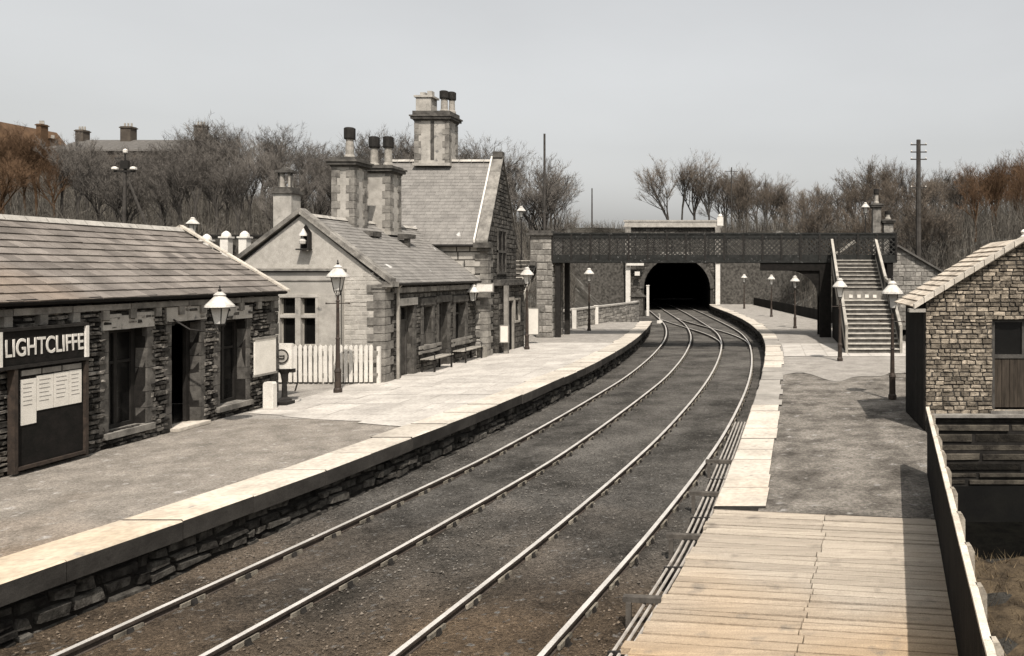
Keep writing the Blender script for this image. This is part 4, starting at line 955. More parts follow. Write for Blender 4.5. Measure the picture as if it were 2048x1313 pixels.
# porch / lower annexe towards the track with notices
PO = thing('station_porch', 'low flat roofed stone porch below the tall house near the bridge', 'porch', (-11, 33, 0))
mb = MB(); mb.courses((-10.95,31.3,0),(0,1,0),(0,0,1),3.2,2.75,.2,.4,depth=.03,holes=[(.9,1.75,0,2.1),(1.9,2.5,1.2,2.1)]); mb.courses((-11.6,31.3,0),(1,0,0),(0,0,1),.65,2.75,.2,.4,depth=.03); mb.build('wall', 'stone_mid', PO)
mb = MB(); wall_face_x(mb,31.3,34.5,0,2.75,-10.955,[(32.2,33.05,0,2.1),(33.2,33.8,1.2,2.1)]); mb.box((-11.6,31.305,0),(-10.96,31.4,2.75)); mb.build('backing', 'mortar_mid', PO)
mb = MB(); mb.box((-11.75,31.1,2.752),(-10.75,34.7,2.85)); mb.box((-11.65,31.2,2.851),(-10.85,34.6,2.98)); mb.build('roof', 'dressed_dark', PO)
mb = MB(); mb.box((-11.05,32.2,0),(-11.0,33.05,2.1)); d_ = mb.build('door', 'black_timber', PO); mb = MB(); mb.box((-10.99,32.2,0),(-10.9,32.28,2.18)); mb.box((-10.99,32.97,0),(-10.9,33.05,2.18)); mb.box((-10.992,32.2,2.181),(-10.898,33.05,2.25)); mb.box((-10.992,32.281,2.1),(-10.898,32.969,2.1805)); mb.build('frame', 'timber_light', d_)
mb = MB(); mb.box((-11.05,33.2,1.2),(-11.0,33.8,2.1)); w_ = mb.build('window', 'glass', PO); mb = MB(); mb.box((-10.99,33.15,1.12),(-10.9,33.85,1.2)); mb.box((-10.99,33.15,2.1),(-10.9,33.85,2.18)); mb.box((-10.988,33.15,1.199),(-10.902,33.2,2.101)); mb.box((-10.988,33.8,1.199),(-10.902,33.85,2.101)); mb.build('frame', 'timber_light', w_)
mb = MB(); mb.box((-10.72,31.2,0),(-10.56,31.36,2.75)); mb.build('post', 'timber_grey', PO)
def board(name, label, a, b, m='paper', fr_='timber_grey'):
    t = thing(name, label, 'notice board', ((a[0]+b[0])/2, a[1], a[2]))
    mb = MB(); mb.box(a, b); mb.build('panel', m, t)
    mb = MB(); w2 = .035
    mb.box((a[0]-w2,a[1]-.01,a[2]-w2),(a[0]-.001,b[1]+.01,b[2]+w2)); mb.box((b[0]+.001,a[1]-.01,a[2]-w2),(b[0]+w2,b[1]+.01,b[2]+w2)); mb.box((a[0],a[1]-.01,b[2]+.001),(b[0],b[1]+.01,b[2]+w2)); mb.box((a[0],a[1]-.01,a[2]-w2),(b[0],b[1]+.01,a[2]-.001)); mb.build('frame', fr_, t)
    return t
board('sign_board', 'long white sign board under the eave where the wing meets the house', (-11.9,29.95,2.55),(-10.72,30.0,2.84), 'white')
board('notice_board', 'small pale notice propped beside the porch door', (-10.78,31.0,.5),(-10.48,31.04,1.15))
board('notice_board', 'white notice board on posts just left of the stone bridge pier', (-11.05,35.5,.45),(-10.62,35.54,1.62))
nb2 = board('poster_board', 'pair of tall white leaning boards at the foot of the stone bridge pier', (-11.55,39.9,.1),(-11.27,39.95,1.72), 'white')
mb = MB(); mb.box((-11.2,39.8,.1),(-10.93,39.85,1.62)); mb.build('panel', 'white', nb2)
mb = MB(); mb.box((-11.6,39.7,.0),(-10.85,39.78,.14)); mb.build('foot', 'iron', nb2)

# benches
def bench(label, y0, l):
    t = thing('platform_bench', label, 'bench', (-11.2, y0, 0), 'benches against the station wall')
    mb = MB()
    for k in range(3): mb.box((-11.42+k*.14,y0,.43),(-11.30+k*.14,y0+l,.465))
    mb.build('seat', 'timber_light', t)
    mb = MB()
    for k in range(2): mb.box((-11.47,y0,.6+k*.17),(-11.44,y0+l,.7+k*.17))
    mb.build('backrest', 'timber_grey', t)
    for yy in (y0+.15, y0+l-.2):
        mb = MB(); mb.box((-11.05,yy,0),(-11.0,yy+.05,.43)); mb.box((-11.46,yy,0),(-11.41,yy+.05,.6)); mb.box((-11.46,yy,.38),(-11.0,yy+.05,.428)); mb.tube([(-11.42,yy+.025,.62),(-11.15,yy+.025,.66),(-11.02,yy+.025,.62),(-11.02,yy+.025,.45)], .018, 6); mb.build('leg', 'iron', t)
    return t
bench('platform_bench with pale slatted seat nearest the picket fence'.replace('platform_bench', 'platform bench'), 25.3, 1.7)
bench('platform bench with pale slatted seat nearest the tall house', 27.9, 1.9)
# small luggage items beside second bench seen in the photograph as a pale block
mb = MB(); mb.box((-11.3,29.85,0),(-10.95,30.05,.42), jit=.02); mb.box((-11.2,29.84,.42),(-11.05,30.06,.46)); tag(mb.build('milk_crate', 'timber_light'), 'small pale wooden box on the paving past the far bench', 'box')

# ------------------------------------------------------------------ footbridge
FB = thing('footbridge', 'dark iron lattice footbridge crossing the tracks between two staircases', 'footbridge', (-3.7, 39.5, 0))
bz0, bz1, by0, by1, bx0, bx1 = 3.76, 5.27, 39.0, 41.0, -10.95, 6.35
for yy in (by0, by1):
    g = MB(); g.box((bx0,yy-.05,bz1-.09),(bx1,yy+.10,bz1)); g.box((bx0,yy-.05,bz0),(bx1,yy+.10,bz0+.13)); g.box((bx0,yy-.015,bz0+.13),(bx1,yy-.005,bz0+.40)); g.box((bx0,yy-.02,bz1-.26),(bx1,yy-.005,bz1-.09))
    gd = g.build('girder', 'bridge_paint', FB)
    n_ = 18; 
    for i in range(n_+1):
        g = MB(); xx = bx0+(bx1-bx0)*i/n_; g.box((xx-.045,yy-.06,bz0+.131),(xx+.045,yy-.021,bz1-.091)); g.build('stiffener', 'iron', gd)
    g = MB(); st = .25; za, zb = bz0+.2, bz1-.15; dz_ = zb-za
    xx = bx0-dz_
    while xx < bx1:
        a0, a1 = xx, xx+dz_; 
        for dirn in (0, 1):
            p0, p1 = (a0, a1) if dirn == 0 else (a1, a0)
            q0x, q1x = p0, p1; q0z, q1z = za, zb
            # clip to span
            lo, hi = bx0+.02, bx1-.02
            def cl(xa, za_, xb, zb_):
                if max(xa, xb) < lo or min(xa, xb) > hi: return None
                def at(xq): return za_+(zb_-za_)*(xq-xa)/(xb-xa)
                if xa < lo: xa2, za2 = lo, at(lo)
                elif xa > hi: xa2, za2 = hi, at(hi)
                else: xa2, za2 = xa, za_
                if xb < lo: xb2, zb2 = lo, at(lo)
                elif xb > hi: xb2, zb2 = hi, at(hi)
                else: xb2, zb2 = xb, zb_
                return xa2, za2, xb2, zb2
            r4 = cl(q0x, q0z, q1x, q1z)
            if r4:
                xa, z_a, xb, z_b = r4
                d = Vector((xb-xa, 0, z_b-z_a)); nn = Vector((-d.z, 0, d.x)).normalized()*.020; yo = -.002 if dirn else .012
                g.prism([Vector((xa,yy+yo,z_a))-nn, Vector((xb,yy+yo,z_b))-nn, Vector((xb,yy+yo,z_b))+nn, Vector((xa,yy+yo,z_a))+nn], (0,.010,0))
        xx += st
    g.build('lattice', 'lattice_iron', gd)
mb = MB(); xx = bx0
while xx < bx1-.05: mb.box((xx,by0+.10,bz0+.10),(xx+.19,by1-.06,bz0+.14)); xx += .2
for xx in [bx0+.6+i*1.2 for i in range(14)]: mb.box((xx,by0+.11,bz0),(xx+.1,by1-.06,bz0+.098))
mb.build('deck', 'black_timber', FB)
mb = MB(); mb.box((bx1+.001,by0,bz0),(bx1+.05,by1,bz1)); mb.build('end_panel', 'black_timber', FB)
# supports
for yy in (39.05, 40.8): mb = MB(); mb.box((-10.82,yy,0),(-10.58,yy+.2,bz0-.002)); mb.build('support_column', 'iron', FB)
for yy in (39.0, 40.8):
    mb = MB(); mb.box((2.5,yy,0),(3.08,yy+.22,bz0-.002)); mb.box((-.5,yy,bz0-.40),(2.499,yy+.2,bz0-.002)); mb.build('support_frame', 'black_timber', FB)
    mb = MB(); mb.box((5.9,yy,0),(6.2,yy+.2,bz0-.002)); mb.build('support_column', 'black_timber', FB)
mb = MB(); pts = []
for i in range(9):
    a = i/8*math.pi/2; pts.append((2.55-1.5*(1-math.cos(a))*0+(-1.5+1.5*math.cos(math.pi/2-a)) , 39.1, bz0-.42-1.6*(1-math.sin(math.pi/2-a))))
mb2 = [(1.0+1.5*math.sin(a_), 39.1, 1.7+1.65*math.cos(a_)) for a_ in [i/8*math.pi/2 for i in range(9)]]
for p, q in zip(mb2, mb2[1:]): mb.prism([p, q, (2.56,39.1,q[2]), (2.56,39.1,p[2])] if q[0] < 2.54 else [p, (2.56,39.1,q[2]), (2.56,39.1,p[2])], (0,.08,0))
mb.box((1.0,39.1,3.345),(2.56,39.18,3.36)); mb.build('arched_brace', 'black_timber', FB)
# stairs
def stairs(par, x0, x1, yf, yt, zt, nst, landing=None):
    """from foot yf up to yt; landing (index, length)"""
    n1 = landing[0]; ll = landing[1]; run = (yt-yf-ll)/nst; rise = zt/nst
    tr = MB(); rs = MB(); y = yf; z = 0
    prof = [(y, 0)]
    for i in range(nst):
        z += rise; l = run+(ll if i == n1 else 0)
        tr = MB(); rs = MB(); tr.box((x0+.06,y-.03,z-.04),(x1-.06,y+l,z)); rs.box((x0+.06,y+.01,z-rise+.001),(x1-.06,y+.03,z-.041)); y += l
        tr.build('tread', 'tread', par); rs.build('riser', 'dressed_dark', par)
        prof.append((y, z))
    pl_ = [(yf, 0), (yf+run*n1, rise*n1), (yf+run*n1+ll, rise*n1+rise*.6), (yt, zt)]
    return pl_, run, rise
SR = thing('footbridge_stairs', 'pale timber staircase climbing to the right end of the footbridge', 'stairs', (4.2, 31.5, 0), 'stairs of the footbridge')
sx0, sx1 = 3.08, 5.35
pl_, run, rise = stairs(SR, sx0, sx1, 31.5, 39.0, 3.9, 21, (10, 1.1))
for xx in (sx0, sx1-.06):
    mb = MB()
    for (a, za), (b, zb) in zip(pl_, pl_[1:]): mb.prism([(xx,a,za-.12),(xx,b,zb-.12),(xx,b,zb+.22),(xx,a,za+.22)], (.058,0,0))
    mb.build('stringer', 'timber_light', SR)
    mb = MB()
    for (a, za), (b, zb) in zip(pl_, pl_[1:]): mb.prism([(xx-.02,a,za+.92),(xx-.02,b,zb+.92),(xx-.02,b,zb+1.06),(xx-.02,a,za+1.06)], (.12,0,0))
    mb.build('handrail', 'timber_light', SR)
    mb = MB()
    for (a, za), (b, zb) in zip(pl_, pl_[1:]): mb.prism([(xx+.02,a,za+.2),(xx+.02,b,zb+.2),(xx+.02,b,zb+.92),(xx+.02,a,za+.92)], (.02,0,0))
    mb.build('side_panel', 'bridge_paint', SR)
    for (a, za) in pl_[:3]:
        mb = MB(); mb.box((xx-.015,a-.06,0 if a < 32 else za-.2),(xx+.085,a+.06,za+1.15)); mb.build('post', 'timber_light', SR)
mb = MB(); mb.prism([(sx0+.06,31.9,0.01),(sx0+.06,39.0,.01),(sx0+.06,39.0,3.6),(sx0+.06,36.2,2.0),(sx0+.06,35.0,1.75)], (.03,0,0)); mb.prism([(sx1-.1,31.9,0.01),(sx1-.1,39.0,.01),(sx1-.1,39.0,3.6),(sx1-.1,36.2,2.0),(sx1-.1,35.0,1.75)], (.03,0,0)); mb.build('underside_boarding', 'black_timber', SR)
mb = MB(); mb.box((sx0+.07,35.08,1.93),(sx1-.07,35.12,2.45)); nb3 = mb.build('landing_board', 'timber_grey', SR)
mb = MB()
for k in range(4): mb.box((sx0+.5+k*.36,35.06,2.13),(sx0+.66+k*.36,35.078,2.27), jit=.008)
mb.build('worn_lettering', 'white', nb3)
mb = MB(); mb.obox((sx0+.2,40.0,bz0+.3),(1.15,0,.75),(0,.1,0),(-.08,0,.14)); mb.build('gate_brace', 'timber_light', SR)
SL = thing('footbridge_stairs', 'partly hidden staircase behind the tall house up to the left end of the footbridge', 'stairs', (-13, 31.5, 0), 'stairs of the footbridge')
pl_, run, rise = stairs(SL, -13.9, -12.15, 35.6, 41.0, 3.9, 18, (8, .2))
for xx in (-13.9, -12.2):
    mb = MB()
    for (a, za), (b, zb) in zip(pl_, pl_[1:]): mb.prism([(xx,a,za-.12),(xx,b,zb-.12),(xx,b,zb+.22),(xx,a,za+.22)], (.058,0,0))
    mb.build('stringer', 'timber_light', SL)
    mb = MB()
    for (a, za), (b, zb) in zip(pl_, pl_[1:]): mb.prism([(xx,a,za+.93),(xx,b,zb+.93),(xx,b,zb+1.06),(xx,a,za+1.06)], (.08,0,0))
    mb.build('handrail', 'timber_grey', SL)
# stone pier at the left end
PI_ = thing('stone_pier', 'pale square stone pier carrying the left end of the footbridge', 'pier', (-11.5, 40, 0))
mb = MB()
mb.courses((-12.05,38.95,3.78),(1,0,0),(0,0,1),1.08,1.35,.3,.6,depth=.02,jit=.005,gap=.01); mb.courses((-11.75,38.98,0),(1,0,0),(0,0,1),.8,3.78,.3,.55,depth=.03,jit=.008,gap=.014); mb.courses((-10.95,38.98,0),(0,1,0),(0,0,1),2.0,3.75,.3,.55,depth=.03,jit=.008,gap=.014)
mb.build('stonework', 'stonewall', PI_)
mb = MB(); mb.box((-12.05,38.955,3.78),(-10.975,41.1,5.13)); mb.box((-11.75,38.985,0),(-10.955,41.0,3.778)); mb.build('core', 'mortar', PI_)
mb = MB(); mb.box((-12.2,38.8,5.131),(-10.9,41.2,5.25)); mb.box((-12.1,38.9,5.251),(-11.0,41.1,5.38)); mb.box((-12.12,38.87,3.62),(-11.76,41.0,3.775)); mb.build('cap', 'dressed_dark', PI_)
# lamps on the bridge
for (px, py, z, lab) in ((-12.9,40.2,3.9,'gas lamp raised above the left landing of the footbridge'),(4.95,40.2,3.9,'gas lamp above the right end of the footbridge')):
    t = thing('bridge_lamp', lab, 'lamp', (px, py, z), 'gas lamps away from the platforms')
    tz = 6.16 if px < 0 else 6.35
    mb = MB(); mb.lathe([(.06,z),(.05,z+.2),(.03,z+.3),(.03,tz-.12)], (px, py), 8); mb.build('post', 'iron', t)
    lantern(t, tz-.02, .8, px, py)

# hut behind the stairs with chimney
HB = thing('lineside_hut', 'low pale hut with dark roof and chimney behind the right stairs', 'hut', (6.5, 45, 0))
hx0_, hx1_, hy_ = 4.6, 9.9, 44.0
mb = MB(); mb.courses((hx0_,hy_,0),(1,0,0),(0,0,1),hx1_-hx0_,4.4,.22,.45,depth=.03,clip=gable_clip(hx1_-hx0_,3.2,4.7)); mb.build('wall', 'stonewall', HB)
mb = MB(); mb.box((hx0_,hy_+.005,0),(hx1_,hy_+4,3.2)); mb.prism([(hx0_,hy_+.005,3.2),(hx1_,hy_+.005,3.2),((hx0_+hx1_)/2,hy_+.005,4.7)], (0,4,0)); mb.build('backing', 'mortar', HB)
mb = MB(); xm_ = (hx0_+hx1_)/2
for s in (1, -1):
    e = (xm_+s*((hx1_-hx0_)/2+.25)); mb.prism([(e,hy_-.2,3.03),(xm_,hy_-.2,4.72),(xm_,hy_-.2,4.84),(e,hy_-.2,3.15)], (0,4.4,0))
mb.build('roof', 'slate_dark', HB)
chimney(HB, 6.12, 44.6, .42, .6, 3.8, 6.95, 7.22, [(0,0,.85,.13)], m='dressed')
chimney(HB, 6.78, 44.6, .5, .6, 4.0, 6.05, 6.3, [(0,0,.5,.14)], m='dressed')

# ------------------------------------------------------------------ rear fences and walls
RF = thing('rear_fence', 'low dark fence along the back of the far right platform', 'fence', (2, 60, 0))
rf = lin([(36,6.5),(51.6,3.6),(79,-2.05)]); mb = MB(); y = 42
while y < 77: mb.obox((rf(y),y,0.0),(rf(y+.5)-rf(y),.49,0),(.03,0,0),(0,0,.72)); y += .5
mb.build('boards', 'black_timber', RF)
y = 42
while y < 77: mb = MB(); mb.box((rf(y)+.035,y,0),(rf(y)+.13,y+.1,.82)); mb.build('post', 'iron', RF); y += 2.5
LW = thing('boundary_wall', 'low grey stone wall behind the far end of the left platform', 'wall', (-10.8, 48, 0))
lw = lin([(42,-12.0),(44,-11.75),(56,-9.75),(60,-9.9)]); mb = MB(); bk = MB(); cp_ = MB(); y = 42.0
while y < 58:
    a = Vector((lw(y),y,-.6)); u = Vector((lw(y+2)-lw(y),2,0)); mb.courses(a, u, (0,0,1), u.length, 1.62, .2, .45, depth=.03, gap=.012); bk.obox(a-Vector((.006,0,0)), u, (-.3,0,0), (0,0,1.62)); cp_.obox(a+Vector((.06,0,1.622)), u*.995, (-.42,0,0), (0,0,.10)); y += 2
mb.build('stonework', 'stonewall', LW); bk.build('core', 'mortar', LW); cp_.build('coping', 'ashlar', LW)
for k, (px, py) in enumerate(((-10.9,48.6),(-11.35,44.9))):
    mb = MB(); mb.box((px-.12,py,0),(px+.12,py+.05,1.15), jit=.01); mb.box((px-.14,py-.02,1.15),(px+.14,py+.07,1.2)); tag(mb.build('white_board', 'white'), ('narrow white board against the low wall past the lone lamp','narrow white board against the low wall left of the lone lamp')[k], 'board')

# ------------------------------------------------------------------ tunnel mouth
TP = thing('tunnel_portal', 'stone tunnel mouth with black arch, pale pilasters and parapet', 'tunnel', (-9.4, 78, BALZ))
tcx, thw, spr, crn = -9.35, 3.35, 1.6, 4.75
def arch(n=16, hw=thw, dz=0): return [(tcx+hw*math.cos(math.pi*i/n), spr+(crn+dz-spr)*math.sin(math.pi*i/n)) for i in range(n+1)]
px0, px1, ptop = -14.5, -5.0, 7.75
def portal_face(mb, y, z0=-1.0):
    ar = arch()
    mb.add([(tcx+thw,y,z0),(px1,y,z0),(px1,y,spr),(tcx+thw,y,spr)], [(0,1,2,3)]); mb.add([(px0,y,z0),(tcx-thw,y,z0),(tcx-thw,y,spr),(px0,y,spr)], [(0,1,2,3)])
    for i in range(16):
        (xa, za), (xb, zb) = ar[i], ar[i+1]
        ea = px1 if i < 8 else px0
        mb.add([(xb,y,zb),(xa,y,za),(xa,y,ptop),(xb,y,ptop)], [(0,1,2,3)])
    mb.add([(tcx+thw,y,spr),(px1,y,spr),(px1,y,ptop),(tcx+thw,y,ptop)], [(0,1,2,3)]); mb.add([(px0,y,spr),(tcx-thw,y,spr),(tcx-thw,y,ptop),(px0,y,ptop)], [(0,1,2,3)])
mb = MB(); portal_face(mb, 78.0); mb.build('core', 'mortar_mid', TP)
def pclip(v):
    return (0, px1-px0)
mb = MB(); rr = random.Random(3)
z = -1.0
while z < ptop-.05:
    h = .32; zc = z+h/2
    if zc < spr: hw = thw+.25
    elif zc < crn+.3: hw = (thw+.25)*math.sqrt(max(0, 1-((zc-spr)/(crn+.3-spr))**2))
    else: hw = 0
    for (a, b) in (((px0, tcx-hw), (tcx+hw, px1)) if hw > 0 else ((px0, px1),)):
        if b-a > .1: mb.courses((a,77.98,z),(1,0,0),(0,0,1),b-a,h,h,.6,depth=.04,jit=.01,gap=.02,r=rr)
    z += h
mb.build('stonework', 'stone_mid', TP)
mb = MB(); ar, ar2 = arch(20), arch(20, thw+.42, .42)
for i in range(20):
    a, b, c_, d_ = ar[i], ar[i+1], ar2[i+1], ar2[i]; mb.prism([(a[0],77.9,a[1]),(b[0],77.9,b[1]),(c_[0],77.9,c_[1]),(d_[0],77.9,d_[1])], (0,.3,0))
mb.build('arch_ring', 'dressed_dark', TP)
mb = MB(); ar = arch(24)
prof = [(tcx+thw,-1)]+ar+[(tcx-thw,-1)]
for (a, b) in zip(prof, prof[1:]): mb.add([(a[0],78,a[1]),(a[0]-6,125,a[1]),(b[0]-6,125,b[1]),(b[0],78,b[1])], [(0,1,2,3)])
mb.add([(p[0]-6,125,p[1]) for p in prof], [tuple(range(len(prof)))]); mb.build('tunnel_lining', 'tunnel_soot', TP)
for xx in (-14.45, -5.45):
    mb = MB(); mb.box((xx,77.6,-1),(xx+.45,77.95,4.1)); mb.build('pilaster', 'white' , TP)
    mb = MB(); mb.box((xx-.05,77.55,4.1),(xx+.5,77.95,ptop)); mb.build('upper_pilaster', 'dressed', TP)
mb = MB(); mb.box((-14.3,77.3,3.9),(-12.6,77.5,4.25)); mb.box((-13.5,77.35,2.9),(-13.0,77.5,3.3)); mb.build('sign_panel', 'white', TP)
mb = MB(); mb.box((-14.7,77.7,ptop),(-4.8,78.3,ptop+.15)); mb.box((-14.6,77.8,ptop+.15),(-4.9,78.2,ptop+.55)); mb.box((-14.7,77.75,ptop+.551),(-4.8,78.25,ptop+.72)); pp = mb.build('parapet', 'ashlar_pale', TP)
mb = MB(); mb.box((-5.3,77.65,ptop+.15),(-4.7,78.35,ptop+1.0)); mb.lathe([(.2,ptop+1.0),(.25,ptop+1.15),(.1,ptop+1.35)], (-5.0,78), 10); mb.build('end_pier', 'white', pp)
mb = MB(); mb.box((-11.0,77.75,4.9),(-7.7,77.97,5.25)); mb.build('name_stone', 'dressed', TP)
WA = thing('wing_wall', 'dark stone wing wall left of the tunnel mouth', 'wall', (-20, 78.5, 0))
mb = MB(); mb.box((-26,78.3,-1),(-14.51,79.3,6.9)); mb.build('core', 'stone_mid', WA); mb = MB(); mb.box((-26,78.2,6.9),(-14.72,79.4,7.1)); mb.build('coping', 'ashlar', WA)
WB = thing('wing_wall', 'stone wing wall between the tunnel mouth and the right bank', 'wall', (0, 78.5, 0))
mb = MB(); mb.box((-4.99,78.3,-1),(9,79.3,6.9)); mb.build('core', 'stone_mid', WB); mb = MB(); mb.box((-4.78,78.2,6.9),(9,79.4,7.1)); mb.build('coping', 'ashlar', WB)
mb = MB(); mb.box((-11.12,69.8,-.7),(-10.9,70.0,2.0)); mb.box((-11.15,69.77,2.0),(-10.87,70.03,2.08)); tag(mb.build('gradient_post', 'white'), 'tall white post left of the track before the tunnel', 'post')
mb = MB(); mb.box((-12.6,70.2,-.7),(-11.5,71.2,1.0)); mb.prism([(-12.75,70.1,1.0),(-11.35,70.1,1.0),(-12.05,70.1,1.55)], (0,1.2,0)); mb.box((-12.3,70.17,-.6),(-11.8,70.199,.7)); tag(mb.build('platelayers_hut', 'stone_mid'), 'tiny grey lineside hut left of the tunnel mouth', 'hut')

# ------------------------------------------------------------------ trees
def tree_mesh(seed, H, trunk_frac, spread, tw=4400):
    r = random.Random(seed); tm = MB(); tips = []
    def wob(a): return Vector((r.uniform(-a, a), r.uniform(-a, a), r.uniform(-a, a)))
    def grow(p, d, ln, rad, lev):
        n = 4 if lev < 2 else 3; pts = [p]; rs = [rad]; q = p; dd = d
        for i in range(n):
            dd = (dd+wob(.16)+Vector((0, 0, .06))).normalized(); q = q+dd*ln/n; pts.append(q); rs.append(rad*(1-.5*(i+1)/n))
        tm.tube(pts, rs, (6, 5, 4, 3, 3)[min(lev, 4)], caps=False)
        if lev >= 4: tips.append((pts, dd)); return
        k = (5, 5, 4, 4)[lev]
        for j in range(k):
            t = r.uniform(.45 if lev == 0 else .25, 1.0) if j < k-1 else 1.0
            idx = min(n-1, int(t*n)); base = pts[idx].lerp(pts[idx+1], t*n-idx) if idx < n else pts[-1]
            ax = Vector((r.uniform(-1, 1), r.uniform(-1, 1), r.uniform(-.2, .5))).normalized()
            nd = (dd*r.uniform(.7, 1.1)+ax*spread*r.uniform(.6, 1.2)).normalized()
            if nd.z < -.1: nd.z = abs(nd.z)
            grow(base, nd, ln*r.uniform(.55, .78), rs[idx]*r.uniform(.5, .7), lev+1)
    p = Vector((0, 0, -.3)); d = Vector((r.uniform(-.06, .06), r.uniform(-.06, .06), 1)).normalized()
    top = p+d*H*trunk_frac; tm.tube([p, p.lerp(top, .5)+wob(.06), top], [H*.021, H*.017, H*.015], 7, caps=False)
    for j in range(r.choice((3, 4, 4))):
        a = r.uniform(0, 6.28); nd = (d+Vector((math.cos(a), math.sin(a), 0))*spread*r.uniform(.25, .75)).normalized()
        grow(top-d*r.uniform(0, H*.1), nd, H*.33, H*.011, 1)
    grow(top, d, H*.36, H*.013, 1)
    cm = MB(); 
    for i in range(tw):
        pts, dd = r.choice(tips); t = r.random(); b = pts[0].lerp(pts[-1], t); ax = wob(1).normalized(); nd = (dd+ax*.9+Vector((0,0,.15))).normalized(); L_ = r.uniform(.35, .85)*H/11
        s = nd.cross(Vector((r.random(), r.random(), r.random()))).normalized()*r.uniform(.009, .016)*H/11
        mid = b+nd*L_*.5+wob(.05); cm.add([b-s, b+s, mid+s*.6, mid-s*.6, b+nd*L_], [(0,1,2,3),(3,2,4)])
    return tm, cm
VAR = []
for i, (H, tf, sp) in enumerate(((12,.35,.75),(11,.30,.85),(13,.42,.65),(10,.25,.9),(12,.38,.8),(9,.22,.95),(14,.52,.5),(13,.48,.6))):
    tm, cm = tree_mesh(100+i, H, tf, sp); VAR.append((tm.build('trunk', 'bark'), cm.build('crown', 'twig'), sorted(v[2] for v in cm.v)[int(len(cm.v)*.985)]))
for a, b, H in VAR: a.hide_render = False
used = set()
def tree(x, y, vi, sc, label, group, brown=False, z=None, name='bare_tree', warm=False):
    a, b, H = VAR[vi]; t = thing(name, label, 'tree', (x, y, height(x, y) if z is None else z), group); t.scale = (sc, sc, sc*rnd.uniform(.92, 1.08)); t.rotation_euler = (0, 0, rnd.uniform(0, 6.28))
    for src in (a, b):
        if src.name not in used: used.add(src.name); o = src
        else: o = src.copy(); C.collection.objects.link(o)
        o.parent = t
        o.material_slots[0].link = 'OBJECT'; o.material_slots[0].material = M['bark'+('_brown' if brown else '') if src is a else 'twig'+('_brown' if brown else '_warm' if x > -15 else '')]
    return t
def pxX(px, Z): return (px-1540)*Z/1550
# left wood
tops = lin([(0,290),(60,304),(180,302),(290,292),(350,250),(430,240),(490,268),(560,262),(620,275),(660,300),(730,275),(820,268),(930,272),(1000,300),(1060,315),(1110,350),(1140,400)])
def plant(px, Z, topy, brown, label, group, vis=(0,1,2,3,4,5)):
    X = pxX(px, Z)
    if Z < 79.5 and xl(Z)-2 < X < xr(Z)+3: return None
    g_ = height(X, Z); hh = 3.33+(543-topy)*Z/1550-g_
    vi = rnd.choice(vis); sc = hh/VAR[vi][2]
    if sc > 1.75: sc = 1.75
    return tree(X, Z, vi, max(.35, sc), label, group, brown)
for i in range(30):
    px = -20+i*39+rnd.uniform(-14, 14); Z = rnd.uniform(84, 100)
    if px > 1120: continue
    plant(px, Z, tops(px)+rnd.uniform(-4, 14), px < 110, 'bare winter tree in the back row of the left wood', 'back row trees of the left wood')
for i in range(34):
    px = -20+i*34+rnd.uniform(-14, 14); Z = rnd.uniform(60, 80)
    if px > 1110: continue
    plant(px, Z, tops(px)+rnd.uniform(15, 60), px < 150, 'bare winter tree in the middle of the left wood', 'middle trees of the left wood', (0,2,4,6,7))
for i in range(34):
    px = -10+i*27+rnd.uniform(-12, 12); Z = rnd.uniform(45, 58)
    plant(px, Z, tops(px)+rnd.uniform(40, 110), px < 120, 'bare winter tree at the front edge of the left wood', 'front trees of the left wood', (6,7))
plant(1092, 70, 325, False, 'bare tree at the right tip of the left wood beside a thin pole', None)
# centre and right wood
topr = lin([(1320,338),(1400,332),(1440,350),(1500,350),(1560,366),(1640,372),(1700,345),(1780,325),(1860,350),(1930,330),(2000,325),(2060,300),(2120,300)])
for i, (px, ty, Z, vi_) in enumerate(((1338,336,92,3),(1362,330,97,6),(1390,328,99,1),(1420,334,94,2),(1450,346,97,5),(1480,348,96,0),(1515,350,93,3),(1550,360,97,1))):
    plant(px, Z, ty-4, False, ('leftmost bare tree of the clump above the tunnel','second bare tree from the left above the tunnel','third bare tree from the left above the tunnel','tall stemmed bare tree in the middle of the clump above the tunnel','bare tree just right of the end pier of the parapet','bare tree beside the thin pole above the parapet','second last bare tree of the clump above the tunnel','rightmost bare tree of the clump above the tunnel')[i], 'trees above the tunnel', (vi_,))
for i in range(24):
    px = 1475+i*26+rnd.uniform(-10, 10); plant(px, rnd.uniform(92, 112), topr(px)+rnd.uniform(-3, 10), px > 1920, 'bare winter tree in the back row of the right wood', 'back row trees of the right wood')
for i in range(26):
    px = 1470+i*25+rnd.uniform(-10, 10); plant(px, rnd.uniform(68, 88), topr(px)+rnd.uniform(18, 55), px > 1960, 'bare winter tree in the middle of the right wood', 'middle trees of the right wood')
for i in range(16):
    px = 1640+i*28+rnd.uniform(-10, 10); plant(px, rnd.uniform(50, 62), topr(px)+rnd.uniform(50, 95), px > 1930, 'bare winter tree low on the right bank behind the bridge', 'front trees of the right wood')
for src in [v for t in VAR for v in t[:2]]:
    if src.name not in used: bpy.data.objects.remove(src)
